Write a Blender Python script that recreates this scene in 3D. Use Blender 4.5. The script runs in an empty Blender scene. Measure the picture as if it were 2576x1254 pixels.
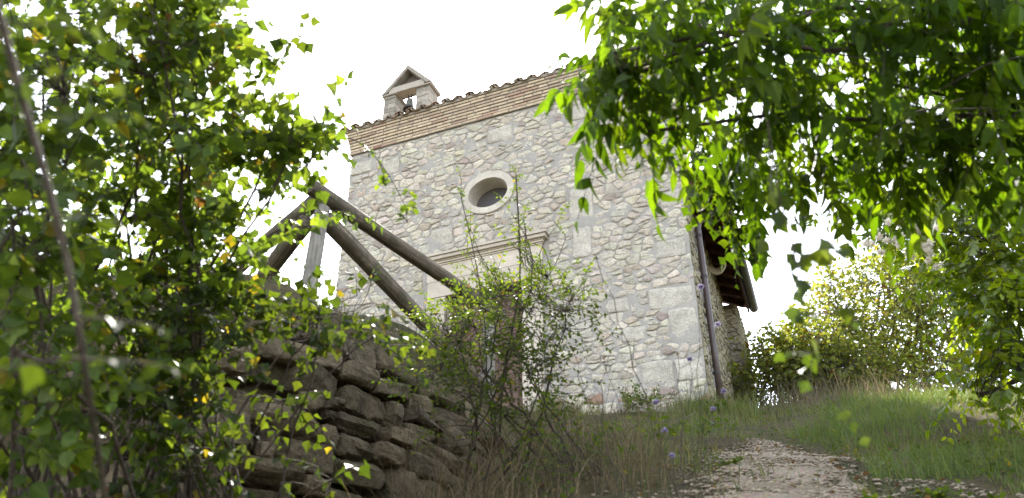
import bpy, math
import numpy as np
from mathutils import Vector

# ------------------------------------------------------------------ camera, world, sun, exposure
scene = bpy.context.scene
COL = scene.collection
PITCH = math.radians(31.0)
FPX = 2124.0                                   # focal length in pixels of a 2576 px wide frame
cam_d = bpy.data.cameras.new("camera")
cam = bpy.data.objects.new("camera", cam_d)
COL.objects.link(cam)
cam.location = (0, 0, 0)
cam.rotation_euler = (math.pi / 2 + PITCH, 0, 0)
cam_d.sensor_width = 36.0
cam_d.lens = 36.0 * FPX / 2576.0
cam_d.clip_start = 0.05
cam_d.clip_end = 3000
cam_d.dof.use_dof = True
cam_d.dof.focus_distance = 10.0
cam_d.dof.aperture_fstop = 3.2
scene.camera = cam

SUN_AZ, SUN_EL = math.radians(-3.0), math.radians(48.5)     # azimuth from +Y towards +X
SUN_DIR = Vector((math.sin(SUN_AZ) * math.cos(SUN_EL), math.cos(SUN_AZ) * math.cos(SUN_EL), math.sin(SUN_EL)))
world = bpy.data.worlds.new("World")
scene.world = world
world.use_nodes = True
wn = world.node_tree
wn.nodes.clear()
sky = wn.nodes.new("ShaderNodeTexSky")
sky.sky_type = 'NISHITA'
sky.sun_disc = False
sky.sun_elevation = SUN_EL
sky.sun_rotation = SUN_AZ
sky.air_density = 1.0
sky.dust_density = 0.8
sky.ozone_density = 1.0
bg = wn.nodes.new("ShaderNodeBackground")
bg.inputs[1].default_value = 0.15
wo = wn.nodes.new("ShaderNodeOutputWorld")
hs = wn.nodes.new("ShaderNodeHueSaturation")          # thin high haze takes most of the blue out
hs.inputs["Saturation"].default_value = 0.38
wn.links.new(sky.outputs[0], hs.inputs["Color"])
wn.links.new(hs.outputs[0], bg.inputs[0])
wn.links.new(bg.outputs[0], wo.inputs[0])

sun_d = bpy.data.lights.new("sun", 'SUN')
sun_d.energy = 3.2
sun_d.angle = math.radians(0.5)
sun_d.color = (1.0, 0.95, 0.86)
sun = bpy.data.objects.new("sun", sun_d)
COL.objects.link(sun)
sun.rotation_euler = SUN_DIR.to_track_quat('Z', 'Y').to_euler()

vs = scene.view_settings
vs.view_transform = 'Standard'
vs.look = 'None'
vs.exposure = 2.34
vs.gamma = 1.0
vs.use_curve_mapping = False
scene.cycles.max_bounces = 8
scene.cycles.transparent_max_bounces = 8

# ------------------------------------------------------------------ helpers
def nrm(a):
    a = np.asarray(a, float)
    return a / np.maximum(np.linalg.norm(a, axis=-1, keepdims=True), 1e-9)

def W(px, py, d):
    """Point of the place seen at (px, py) of the 2576x1254 photograph, d metres from the camera."""
    px, py, d = np.asarray(px, float), np.asarray(py, float), np.asarray(d, float)
    u = (px - 1288.0) / FPX
    v = (627.0 - py) / FPX
    c, s = math.cos(PITCH), math.sin(PITCH)
    r = np.stack([u + 0 * v, c - v * s + 0 * u, s + v * c + 0 * u], -1)
    return nrm(r) * d[..., None]

def tag(o, label=None, cat=None, group=None, kind=None):
    if label: o["label"] = label
    if cat: o["category"] = cat
    if group: o["group"] = group
    if kind: o["kind"] = kind
    return o

def link(name, me, mat=None, parent=None, loc=None):
    o = bpy.data.objects.new(name, me)
    COL.objects.link(o)
    if mat is not None:
        me.materials.append(mat)
    if parent is not None:
        o.parent = parent
    if loc is not None:
        o.location = loc
    return o

def empty(name, loc=(0, 0, 0)):
    o = bpy.data.objects.new(name, None)
    o.empty_display_size = 0.2
    o.location = loc
    COL.objects.link(o)
    return o

def mesh_np(name, V, loops, starts, totals, col=None, smooth=False):
    me = bpy.data.meshes.new(name)
    V = np.asarray(V, np.float32)
    me.vertices.add(len(V)); me.vertices.foreach_set("co", V.ravel())
    me.loops.add(len(loops)); me.loops.foreach_set("vertex_index", np.asarray(loops, np.int32))
    me.polygons.add(len(starts))
    me.polygons.foreach_set("loop_start", np.asarray(starts, np.int32))
    me.polygons.foreach_set("loop_total", np.asarray(totals, np.int32))
    me.polygons.foreach_set("use_smooth", np.full(len(starts), smooth, bool))
    if col is not None:
        a = me.attributes.new("Col", 'FLOAT_COLOR', 'POINT')
        c = np.ones((len(V), 4), np.float32); c[:, :3] = col
        a.data.foreach_set("color", c.ravel())
    me.update(calc_edges=True)
    me.validate()
    return me

class MB:
    """Collects shapes into one mesh, each with a colour of its own."""
    def __init__(s):
        s.V, s.L, s.T, s.C, s.n = [], [], [], [], 0
    def add(s, V, faces, col=(1, 1, 1)):
        V = np.asarray(V, float).reshape(-1, 3)
        for f in faces:
            s.L.extend([i + s.n for i in f]); s.T.append(len(f))
        s.V.append(V)
        c = np.asarray(col, float)
        s.C.append(np.broadcast_to(c, (len(V), 3)))
        s.n += len(V)
    def box(s, f, a, b, col=(1, 1, 1)):
        """Box between corners a and b in the frame f(p)->world."""
        P = [(x, y, z) for x in (a[0], b[0]) for y in (a[1], b[1]) for z in (a[2], b[2])]
        F = [(0, 1, 3, 2), (4, 6, 7, 5), (0, 4, 5, 1), (2, 3, 7, 6), (0, 2, 6, 4), (1, 5, 7, 3)]
        s.add([f(*p) for p in P], F, col)
    def grid(s, P, col=(1, 1, 1), wrap_u=False, wrap_v=False, keep=None):
        P = np.asarray(P, float)
        nu, nv = P.shape[:2]
        F = []
        for i in range(nu - (0 if wrap_u else 1)):
            for j in range(nv - (0 if wrap_v else 1)):
                if keep is not None and not keep[i][j]: continue
                a, b = (i + 1) % nu, (j + 1) % nv
                F.append((i * nv + j, a * nv + j, a * nv + b, i * nv + b))
        s.add(P.reshape(-1, 3), F, np.asarray(col).reshape(-1, 3) if np.ndim(col) > 1 else col)
    def tube(s, pts, rad, sides=8, col=(1, 1, 1), caps=True):
        pts = np.asarray(pts, float); k = len(pts)
        rad = np.broadcast_to(np.asarray(rad, float), (k,))
        t = nrm(np.gradient(pts, axis=0))
        ref = np.array([0, 0, 1.0]) if abs(t[:, 2]).mean() < .8 else np.array([1.0, 0, 0])
        n = nrm(np.cross(t, ref)); b = np.cross(t, n)
        a = np.linspace(0, 2 * np.pi, sides, endpoint=False)
        P = pts[:, None] + rad[:, None, None] * (np.cos(a)[None, :, None] * n[:, None] + np.sin(a)[None, :, None] * b[:, None])
        F = [(i * sides + j, i * sides + (j + 1) % sides, (i + 1) * sides + (j + 1) % sides, (i + 1) * sides + j)
             for i in range(k - 1) for j in range(sides)]
        if caps:
            F += [tuple(range(sides))[::-1], tuple((k - 1) * sides + j for j in range(sides))]
        s.add(P.reshape(-1, 3), F, col)
    def build(s, name, mat, parent=None, origin=None, smooth=False, loc=None):
        V = np.concatenate(s.V)
        o0 = np.zeros(3) if origin is None else np.asarray(origin, float)
        T = np.array(s.T); st = np.concatenate([[0], np.cumsum(T)[:-1]])
        me = mesh_np(name, V - o0, s.L, st, T, np.concatenate(s.C), smooth)
        return link(name, me, mat, parent, loc if loc is not None else (o0 if parent is None else None))

def recalc(o):
    import bmesh
    bm = bmesh.new(); bm.from_mesh(o.data)
    bmesh.ops.recalc_face_normals(bm, faces=bm.faces)
    bm.to_mesh(o.data); bm.free()
    return o

def vnoise(p, seed=0, f=1.0):
    """Cheap smooth value noise in 3D, -1..1."""
    p = np.asarray(p, float) * f + seed * 17.31
    i = np.floor(p).astype(np.int64); t = p - i; t = t * t * (3 - 2 * t)
    def h(ix, iy, iz):
        n = (ix * 374761393 + iy * 668265263 + iz * 2147483647 + seed * 974711) & 0xffffffff
        n = ((n ^ (n >> 13)) * 1274126177) & 0xffffffff
        return ((n ^ (n >> 16)) & 0xffff) / 32767.5 - 1
    r = 0
    for dx in (0, 1):
        for dy in (0, 1):
            for dz in (0, 1):
                w = (t[..., 0] if dx else 1 - t[..., 0]) * (t[..., 1] if dy else 1 - t[..., 1]) * (t[..., 2] if dz else 1 - t[..., 2])
                r = r + w * h(i[..., 0] + dx, i[..., 1] + dy, i[..., 2] + dz)
    return r

def fbm(p, seed=0, f=1.0, o=3):
    return sum(vnoise(p, seed + k, f * 2 ** k) * .5 ** k for k in range(o))

# ------------------------------------------------------------------ materials
def new_mat(name):
    m = bpy.data.materials.new(name); m.use_nodes = True
    nt = m.node_tree; nt.nodes.clear()
    out = nt.nodes.new("ShaderNodeOutputMaterial")
    return m, nt, out

def node(nt, t, **kw):
    n = nt.nodes.new(t)
    for k, v in kw.items():
        if k.startswith("i_"):
            n.inputs[int(k[2:]) if k[2:].isdigit() else k[2:]].default_value = v
        else:
            setattr(n, k, v)
    return n

def ramp(nt, fac, stops):
    r = nt.nodes.new("ShaderNodeValToRGB")
    e = r.color_ramp.elements
    while len(e) < len(stops): e.new(0.5)
    for el, (p, c) in zip(e, stops):
        el.position = p; el.color = (*c, 1) if len(c) == 3 else c
    nt.links.new(fac, r.inputs[0])
    return r.outputs[0]

def mul(nt, a, b, fac=1.0, mode='MULTIPLY'):
    m = nt.nodes.new("ShaderNodeMix"); m.data_type = 'RGBA'; m.blend_type = mode
    for s_, v in ((m.inputs[0], fac), (m.inputs[6], a), (m.inputs[7], b)):
        if hasattr(v, "links"): nt.links.new(v, s_)
        else: s_.default_value = v if not isinstance(v, tuple) else (*v, 1)
    return m.outputs[2]

def noise(nt, co, scale, detail=6, rough=.6, out=0):
    n = nt.nodes.new("ShaderNodeTexNoise")
    n.inputs["Scale"].default_value = scale; n.inputs["Detail"].default_value = detail; n.inputs["Roughness"].default_value = rough
    nt.links.new(co, n.inputs["Vector"])
    return n.outputs[out]

def bump(nt, h, strength, dist, nin=None):
    b = nt.nodes.new("ShaderNodeBump")
    b.inputs["Strength"].default_value = strength; b.inputs["Distance"].default_value = dist
    nt.links.new(h, b.inputs["Height"])
    if nin is not None: nt.links.new(nin, b.inputs["Normal"])
    return b.outputs[0]

def bsdf(nt, out, color, rough=.8, normal=None, spec=.3, metallic=0):
    p = nt.nodes.new("ShaderNodeBsdfPrincipled")
    if hasattr(color, "links"): nt.links.new(color, p.inputs["Base Color"])
    else: p.inputs["Base Color"].default_value = (*color, 1)
    if hasattr(rough, "links"): nt.links.new(rough, p.inputs["Roughness"])
    else: p.inputs["Roughness"].default_value = rough
    p.inputs["Specular IOR Level"].default_value = spec
    p.inputs["Metallic"].default_value = metallic
    if normal is not None: nt.links.new(normal, p.inputs["Normal"])
    nt.links.new(p.outputs[0], out.inputs[0])
    return p

def mat_attr(name, f1=9, f2=60, lo=.65, hi=1.2, b1=.5, d1=.02, rough=.9, stain=None, stain_amt=.5, pit=0):
    """Mineral surface: the object's own colour attribute broken up by noise, with relief."""
    m, nt, out = new_mat(name)
    co = node(nt, "ShaderNodeTexCoord").outputs["Object"]
    a = node(nt, "ShaderNodeAttribute", attribute_name="Col").outputs["Color"]
    n1 = noise(nt, co, f1, 8, .65); n2 = noise(nt, co, f2, 4, .7)
    c = mul(nt, a, ramp(nt, n1, [(.3, (lo,) * 3), (.7, (hi,) * 3)]))
    c = mul(nt, c, ramp(nt, n2, [(.32, (.72,) * 3), (.62, (1.1,) * 3)]))
    if stain:
        n3 = noise(nt, co, f1 * .35, 5, .7)
        c = mul(nt, c, stain, ramp(nt, n3, [(.5, (0,) * 3), (.68, (stain_amt,) * 3)]), 'MIX')
    if pit:
        v = node(nt, "ShaderNodeTexVoronoi"); v.inputs["Scale"].default_value = pit
        nt.links.new(co, v.inputs["Vector"])
        c = mul(nt, c, ramp(nt, v.outputs[0], [(.04, (.45,) * 3), (.16, (1,) * 3)]), .7)
    nb = bump(nt, n2, b1, d1 * .4, bump(nt, n1, b1, d1))
    bsdf(nt, out, c, rough, nb, .2)
    return m

def mat_leaf(name, gloss=.42, trans=.5, tint=(1.7, 1.5, .7), spec=.5):
    m, nt, out = new_mat(name)
    a = node(nt, "ShaderNodeAttribute", attribute_name="Col").outputs["Color"]
    co = node(nt, "ShaderNodeTexCoord").outputs["Object"]
    n1 = noise(nt, co, 55, 3, .6)
    a = mul(nt, a, ramp(nt, n1, [(.3, (.8, .8, .75)), (.7, (1.18, 1.15, 1.1))]))
    p = node(nt, "ShaderNodeBsdfPrincipled")
    nt.links.new(a, p.inputs["Base Color"])
    p.inputs["Roughness"].default_value = gloss; p.inputs["Specular IOR Level"].default_value = spec
    t = node(nt, "ShaderNodeBsdfTranslucent")
    nt.links.new(mul(nt, a, tint), t.inputs[0])
    mx = node(nt, "ShaderNodeMixShader"); mx.inputs[0].default_value = trans
    nt.links.new(p.outputs[0], mx.inputs[1]); nt.links.new(t.outputs[0], mx.inputs[2])
    nt.links.new(mx.outputs[0], out.inputs[0])
    return m

def mat_wood(name, c1, c2, c3, scale=1.0, rough=.8, moss=None):
    """Weathered timber with the grain along local Z."""
    m, nt, out = new_mat(name)
    co = node(nt, "ShaderNodeTexCoord").outputs["Object"]
    mp = node(nt, "ShaderNodeMapping"); mp.inputs["Scale"].default_value = (22 * scale, 22 * scale, 1.3 * scale)
    nt.links.new(co, mp.inputs[0])
    n1 = noise(nt, mp.outputs[0], 2.2, 8, .7)
    n2 = noise(nt, co, 5 * scale, 5, .6)
    c = ramp(nt, n1, [(.28, c1), (.52, c2), (.75, c3)])
    c = mul(nt, c, ramp(nt, n2, [(.3, (.55,) * 3), (.65, (1.15,) * 3)]))
    if moss:
        c = mul(nt, c, moss, ramp(nt, noise(nt, co, 9, 6, .7), [(.5, (0,) * 3), (.62, (.75,) * 3)]), 'MIX')
    bsdf(nt, out, c, rough, bump(nt, n1, .6, .006), .25)
    return m

def mat_plain(name, c, rough=.5, metallic=0, var=.25, spec=.4):
    m, nt, out = new_mat(name)
    co = node(nt, "ShaderNodeTexCoord").outputs["Object"]
    n1 = noise(nt, co, 7, 6, .7)
    cc = mul(nt, c, ramp(nt, n1, [(.3, (1 - var,) * 3), (.7, (1 + var,) * 3)]))
    bsdf(nt, out, cc, rough, bump(nt, noise(nt, co, 40), .15, .004), spec, metallic)
    return m

M = dict(
    stone=mat_attr("chapel_rubble", 9, 42, .78, 1.14, 1.0, .03, .92, (.27, .24, .20), .45, 38),
    side=mat_attr("lichen_rubble", 11, 60, .6, 1.2, .8, .03, .95, (.36, .31, .15), .45),
    mortar=mat_attr("mortar", 4, 70, .8, 1.12, .5, .012, .95, (.27, .25, .23), .45),
    brick=mat_attr("old_brick", 12, 90, .75, 1.15, .5, .008, .9, (.3, .25, .2), .3),
    tile=mat_attr("roof_tile", 10, 60, .55, 1.2, .5, .006, .9, (.16, .13, .11), .6),
    dressed=mat_attr("dressed_limestone", 5, 80, .85, 1.1, .35, .006, .85, (.36, .31, .24), .3),
    field=mat_attr("field_stone", 9, 45, .42, 1.35, 1.0, .05, .95, (.07, .072, .026), .6),
    gravel=mat_attr("gravel", 14, 80, .7, 1.15, .5, .01, .95),
    leaf=mat_leaf("thicket_leaf", .45, .62, (1.8, 1.6, .6), .3),
    gloss=mat_leaf("glossy_leaf", .5, .68, (2.0, 1.8, .4), .22),
    shiny=mat_leaf("sunlit_leaf", .26, .62, (1.9, 1.75, .4), .9),
    dull=mat_leaf("hill_leaf", .6, .55, (1.7, 1.5, .7), .15),
    grass=mat_leaf("grass_blade", .5, .4, (1.5, 1.4, .7), .3),
    straw=mat_leaf("dry_straw", .7, .3, (1.2, 1.1, .8), .2),
    petal=mat_leaf("flower_petal", .6, .4, (1.1, 1.1, 1.1), .2),
    bark=mat_wood("bark", (.035, .026, .02), (.09, .07, .055), (.19, .16, .13), 2.0, .9),
    log=mat_wood("weathered_log", (.035, .027, .02), (.15, .118, .088), (.31, .265, .205), 1.0, .85, (.05, .058, .025)),
    post=mat_wood("grey_post", (.12, .105, .09), (.24, .22, .19), (.36, .335, .3), 1.0, .85),
    rafter=mat_wood("dark_rafter", (.04, .016, .01), (.085, .034, .02), (.13, .055, .032), 1.0, .75),
    door=mat_wood("door_wood", (.09, .06, .045), (.17, .105, .08), (.25, .165, .125), 1.0, .7),
    pipe=mat_plain("brown_pipe", (.062, .04, .036), .35, 0, .2, .5),
    gutter=mat_plain("grey_gutter", (.055, .05, .05), .5, 0, .25, .4),
    bronze=mat_attr("bell_bronze", 9, 50, .7, 1.2, .3, .004, .5),
    iron=mat_plain("iron", (.04, .036, .034), .6, 0, .3),
    hose=mat_plain("pale_hose", (.33, .27, .18), .7, 0, .2),
    cottonwool=mat_leaf("seed_head", .9, .5, (1.1, 1.1, 1.1), .1),
)

def mat_glass():
    m, nt, out = new_mat("dusty_pane")
    co = node(nt, "ShaderNodeTexCoord").outputs["Object"]
    n1 = noise(nt, co, 3, 5)
    c = ramp(nt, n1, [(.3, (.055, .048, .048)), (.7, (.10, .088, .085))])
    w = node(nt, "ShaderNodeTexChecker"); w.inputs["Scale"].default_value = 150
    nt.links.new(co, w.inputs[0])
    c = mul(nt, c, w.outputs[0], .12)
    bsdf(nt, out, c, .45, None, .5)
    return m
M["pane"] = mat_glass()

def mat_ground():
    m, nt, out = new_mat("hill_soil")
    co = node(nt, "ShaderNodeTexCoord").outputs["Object"]
    n1 = noise(nt, co, .9, 8, .65); n2 = noise(nt, co, 14, 8, .7); n3 = noise(nt, co, 70, 4, .7)
    c = ramp(nt, n1, [(.34, (.09, .072, .045)), (.5, (.12, .105, .06)), (.62, (.055, .075, .025))])
    c = mul(nt, c, ramp(nt, n2, [(.3, (.5, .48, .45)), (.7, (1.3, 1.25, 1.2))]))
    c = mul(nt, c, ramp(nt, n3, [(.3, (.6,) * 3), (.7, (1.25,) * 3)]))
    bsdf(nt, out, c, .97, bump(nt, n3, .8, .02, bump(nt, n2, .9, .06)), .1)
    return m
M["ground"] = mat_ground()

def mat_path():
    m, nt, out = new_mat("gravel_track")
    co = node(nt, "ShaderNodeTexCoord").outputs["Object"]
    v = node(nt, "ShaderNodeTexVoronoi"); v.inputs["Scale"].default_value = 75; v.inputs["Randomness"].default_value = 1
    nt.links.new(co, v.inputs["Vector"])
    n1 = noise(nt, co, 3, 7, .65); n2 = noise(nt, co, 60, 5, .7)
    c = ramp(nt, n1, [(.3, (.16, .125, .085)), (.5, (.29, .235, .175)), (.72, (.40, .335, .26))])
    c = mul(nt, c, v.outputs[1], .25, 'SOFT_LIGHT')
    c = mul(nt, c, ramp(nt, v.outputs[0], [(.0, (1.08,) * 3), (.6, (.75,) * 3)]))
    c = mul(nt, c, ramp(nt, n2, [(.3, (.7,) * 3), (.7, (1.2,) * 3)]))
    inv = node(nt, "ShaderNodeMath", operation='SUBTRACT'); inv.inputs[0].default_value = 1
    nt.links.new(v.outputs[0], inv.inputs[1])
    bsdf(nt, out, c, .97, bump(nt, n2, .6, .008, bump(nt, inv.outputs[0], .7, .008)), .1)
    return m
M["path"] = mat_path()

# ------------------------------------------------------------------ ground
WALL = np.array([(-3.6, 4.35), (-2.6, 4.15), (-1.9, 4.12), (-1.45, 4.25), (-1.08, 4.55), (-.72, 5.02), (-.2, 5.8), (.35, 6.75)])

def sstep(a, b, x):
    t = np.clip((x - a) / (b - a), 0, 1); return t * t * (3 - 2 * t)

def wall_dist(x, y):
    """Signed distance to the retaining wall's face, positive on the terrace behind it."""
    x, y = np.asarray(x, float), np.asarray(y, float)
    best = np.full(np.broadcast(x, y).shape, 1e9); sg = np.ones_like(best)
    for a, b in zip(WALL[:-1], WALL[1:]):
        d = b - a; L2 = d @ d
        t = np.clip(((x - a[0]) * d[0] + (y - a[1]) * d[1]) / L2, 0, 1)
        qx, qy = x - a[0] - t * d[0], y - a[1] - t * d[1]
        dd = np.hypot(qx, qy)
        s = np.sign(d[0] * qy - d[1] * qx)
        u = dd < best
        best = np.where(u, dd, best); sg = np.where(u, s, sg)
    return best * sg

def G(x, y):
    x, y = np.asarray(x, float), np.asarray(y, float)
    up = -.55 + .419 * np.minimum(y, 9.6) + np.where(y > 9.6, .419 * 2.6 * (1 - np.exp(-np.maximum(y - 9.6, 0) / 2.6)), 0)
    dn = -.55 + .3 * np.maximum(y, -12) * 1.0
    z = np.where(y >= 0, up, dn)
    z = z + .22 * sstep(1.9, 3.4, x - .12 * (y - 3)) * sstep(1, 3, y) * (1 - sstep(11, 16, y))
    z = z - .42 * sstep(.35, -.8, x) * (1 - sstep(5.5, 7.5, y))
    d = wall_dist(x, y)
    ter = 2.13 + np.clip(d, 0, .5) * 1.0 + .33 * np.maximum(y - 5.2, 0)
    k = sstep(.1, .24, d) * sstep(-9, -6, x) * (1 - sstep(5.7, 7.2, y))
    z = z + np.maximum(ter - z, 0) * k
    p = np.stack(np.broadcast_arrays(x, y, 0 * x), -1)
    near = (1 - sstep(14, 40, np.hypot(x, y)))
    return z + near * (.05 * fbm(p, 3, 1.3, 3)) + (1 - near) * .8 * vnoise(p, 5, .03)

def axis(fine_a, fine_b, step, far, n):
    c = np.arange(fine_a, fine_b, step)
    g = np.geomspace(.15, far, n)
    return np.concatenate([(fine_a - g)[::-1], c, fine_b + g])
gx, gy = axis(-4.5, 5.5, .08, 600, 30), axis(1.2, 11, .08, 600, 30)
XX, YY = np.meshgrid(gx, gy, indexing='ij')
mb = MB(); mb.grid(np.stack([XX, YY, G(XX, YY)], -1))
ground = tag(mb.build("ground", M["ground"], smooth=True), "steep earthy hillside with thin grass rising to the chapel", "ground", kind="structure")

def path_mid(y): return 1.02 + .30 * (y - 3.2) + .03 * np.sin(y * 1.7)
def path_half(y, seed=1):
    return (.42 + .0 * y) * (1 - sstep(5.3, 6.3, y))
ys = np.arange(.6, 6.2, .07); tt = np.linspace(-1, 1, 15)
PX = np.array([[path_mid(y) + t * path_half(y) * (1 + .25 * vnoise([0, y * 3, t > 0], 7)) for t in tt] for y in ys])
PY = np.repeat(ys[:, None], 15, 1)
edge = 1 - np.abs(tt)[None] ** 4
mb = MB(); mb.grid(np.stack([PX, PY, G(PX, PY) + -.02 + .026 * edge + .012 * fbm(np.stack([PX, PY, 0 * PX], -1), 9, 7, 2) * edge], -1))
tag(mb.build("path", M["path"], smooth=True), "pale gravel path climbing towards the chapel", "path", kind="structure")

# ------------------------------------------------------------------ chapel
C0 = np.array([2.3686, 9.6208, 3.30])
D = np.array([-.92186, .38752, 0]); N = np.array([-.38752, -.92186, 0])
Z = np.array([0, 0, 1.0])
aS = math.radians(20.2)
S = np.array([math.sin(aS), math.cos(aS), 0]); NS = np.array([math.cos(aS), -math.sin(aS), 0])
WID = 5.58
def fF(s, n, z): return np.array([C0[0], C0[1], 0]) + D * s + N * n + Z * z
def fS(t, n, z): return np.array([C0[0], C0[1], 0]) + S * t + NS * n + Z * z
chapel = tag(empty("chapel", C0), "small pale stone chapel with oval window and brick cornice", "chapel")

def clip(poly, n, c):
    """Keep the part of the polygon where p.n <= c."""
    r = []; k = len(poly)
    for i in range(k):
        a, b = poly[i], poly[(i + 1) % k]
        da, db = a @ n - c, b @ n - c
        if da <= 0: r.append(a)
        if da * db < 0: r.append(a + (b - a) * (da / (da - db)))
    return r

def rubble(smin, smax, zmin, zmax, rng, hr=(.06, .165), lr=(.10, .34), gap=(.005, .02), reserved=(), skip=None, aniso=1.6):
    """Irregular, roughly coursed rubble: convex stones in the (s, z) plane."""
    pts = []; z = zmin - .1
    while z < zmax + .1:
        h = rng.uniform(*hr); s = smin - .2 + rng.uniform(0, .2)
        while s < smax + .2:
            l = rng.uniform(*lr) * (.6 + h / .18 * .5)
            zz = z + h / 2 + rng.normal() * h * .22
            if rng.random() < .22:
                pts.append((s + l / 2, zz - h * .28)); pts.append((s + l / 2 + rng.normal() * .03, zz + h * .28))
            else:
                pts.append((s + l / 2, zz))
            s += l
        z += h
    p = np.array(pts); q = p * (1, aniso)
    wts = rng.uniform(0, .07, len(p)) ** 2
    out = []
    for i in range(len(p)):
        if not (smin - .05 < p[i, 0] < smax + .05 and zmin - .05 < p[i, 1] < zmax + .05): continue
        d2 = ((q - q[i]) ** 2).sum(1); nb = np.argsort(d2)[1:22]
        e = .6
        poly = [q[i] + np.array(v) for v in ((-e, -e), (e, -e), (e, e), (-e, e))]
        g = rng.uniform(*gap)
        for j in nb:
            dv = q[j] - q[i]; L = math.sqrt(d2[j]); nn = dv / max(L, 1e-6)
            m = (L * L + wts[i] - wts[j]) / (2 * L)
            poly = clip(poly, nn, q[i] @ nn + m - g)
            if len(poly) < 3: break
        if len(poly) < 3: continue
        poly = [v / (1, aniso) for v in poly]
        for nn, c in (((1, 0), smax), ((-1, 0), -smin), ((0, 1), zmax), ((0, -1), -zmin)):
            poly = clip(poly, np.array(nn, float), c)
            if len(poly) < 3: break
        if len(poly) < 3: continue
        bad = False
        for (a, b, c, d) in reserved:
            cen = np.mean(poly, 0); mg = .012
            opts = [(a - mg - cen[0], (1, 0), a - mg), (cen[0] - b - mg, (-1, 0), -(b + mg)), (c - mg - cen[1], (0, 1), c - mg), (cen[1] - d - mg, (0, -1), -(d + mg))]
            o = max(opts)
            pa = np.array(poly)
            if pa[:, 0].max() < a - mg or pa[:, 0].min() > b + mg or pa[:, 1].max() < c - mg or pa[:, 1].min() > d + mg: continue
            if o[0] <= 0: bad = True; break
            poly = clip(poly, np.array(o[1], float), o[2])
            if len(poly) < 3: bad = True; break
        if bad: continue
        pa = np.array(poly)
        if skip is not None and skip(pa): continue
        ar = .5 * abs(np.dot(pa[:, 0], np.roll(pa[:, 1], 1)) - np.dot(pa[:, 1], np.roll(pa[:, 0], 1)))
        if ar < .0022: continue
        out.append(pa)
    return out

def add_stone(mb, poly, frame, rng, col, prot=.02, rough=.006, base=-.012, chaik=1):
    P = np.array(poly, float)
    for _ in range(chaik):
        nx = np.roll(P, -1, 0)
        P = np.stack([P * .87 + nx * .13, P * .13 + nx * .87], 1).reshape(-1, 2)
    Q = []
    for a, b in zip(P, np.roll(P, -1, 0)):
        k = max(1, int(np.linalg.norm(b - a) / .03))
        Q += [a + (b - a) * i / k for i in range(k)]
    Q = np.array(Q); cen = Q.mean(0); k = len(Q); sd = int(rng.integers(1000))
    q3 = np.concatenate([Q, np.zeros((k, 1))], 1)
    Q = Q + np.stack([vnoise(q3, sd, 24) + .6 * vnoise(q3, sd + 1, 55), vnoise(q3, sd + 5, 24) + .6 * vnoise(q3, sd + 6, 55)], 1) * rough * .8
    tilt = np.array([rng.normal() * .05, .03 + rng.normal() * .06])
    rings = []
    for f, h in ((1.0, base), (.985, prot * .55), (.88, prot * .95), (.5, prot * 1.05)):
        R = cen + (Q - cen) * f
        r3 = np.concatenate([R, np.zeros((k, 1))], 1)
        n = h + (0 if f == 1 else 1) * (((R - cen) @ tilt) + vnoise(r3, sd + 9, 17) * rough * .9 + vnoise(r3, sd + 3, 45) * rough * .5)
        rings.append(np.stack([R[:, 0], n, R[:, 1]], 1))
    rings.append(np.array([[cen[0], prot, cen[1]]]))
    V = np.concatenate(rings)
    F = [(r * k + i, r * k + (i + 1) % k, (r + 1) * k + (i + 1) % k, (r + 1) * k + i) for r in range(3) for i in range(k)]
    F += [(3 * k + i, 3 * k + (i + 1) % k, 4 * k) for i in range(k)]
    mb.add([frame(*v) for v in V], F, col)

def stone_col(rng):
    r = rng.random()
    if r < .82: c = np.array([.60, .535, .435])
    elif r < .92: c = np.array([.50, .45, .375])
    elif r < .98: c = np.array([.51, .43, .34])
    else: c = np.array([.42, .34, .295])
    return c * rng.uniform(.86, 1.12) * (1 + rng.normal(size=3) * .02)

rng = np.random.default_rng(5)
OC = (2.965, 7.49); OR = (.435, .392); IR = (.33, .268)
DOOR = (2.40, 3.62, 5.80)
BIG = [(.015, .36, 3.965, 4.245), (.385, .80, 3.965, 4.26), (.02, .37, 4.50, 4.93), (.03, .62, 4.98, 5.26), (.05, .46, 5.72, 5.98),
       (1.30, 1.66, 6.62, 7.16), (1.36, 1.62, 5.98, 6.50), (5.15, 5.565, 8.52, 8.80), (5.2, 5.565, 8.40, 8.49), (2.55, 3.0, 8.42, 8.70),
       (4.62, 4.95, 8.35, 8.66), (.55, .95, 8.45, 8.75), (1.25, 1.6, 8.45, 8.72), (.02, .33, 6.52, 6.76), (.02, .45, 7.7, 7.98), (5.1, 5.56, 5.4, 5.62), (3.55, 3.95, 6.72, 7.02),
       (.88, 1.18, 5.05, 5.25), (1.42, 1.72, 4.75, 5.02), (.7, 1.0, 4.6, 4.78)]
RES = list(BIG) + [(2.0, 4.02, 5.76, 6.52), (2.05, 3.97, 2.5, 5.8)]
def skip_ov(pa):
    m = np.concatenate([pa, (pa + np.roll(pa, 1, 0)) / 2, pa.mean(0)[None]])
    return bool(((((m[:, 0] - OC[0]) / (OR[0] + .01)) ** 2 + ((m[:, 1] - OC[1]) / (OR[1] + .01)) ** 2) < 1).any())
mbS = MB()
polys = rubble(0, WID, 2.9, 8.93, rng, reserved=RES, skip=None)
def oval_cut(pa):
    cen = pa.mean(0); d = (cen - OC) / OR
    if (d ** 2).sum() < .9: return None
    if not skip_ov(pa): return pa
    nn = (cen - OC) / np.array([OR[0] ** 2, OR[1] ** 2]); ln = np.linalg.norm(nn); nn = nn / ln
    h = math.sqrt((OR[0] * nn[0]) ** 2 + (OR[1] * nn[1]) ** 2) + .012
    r = clip(list(pa), -nn, -(np.array(OC) @ nn + h))
    return np.array(r) if len(r) >= 3 else None
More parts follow.
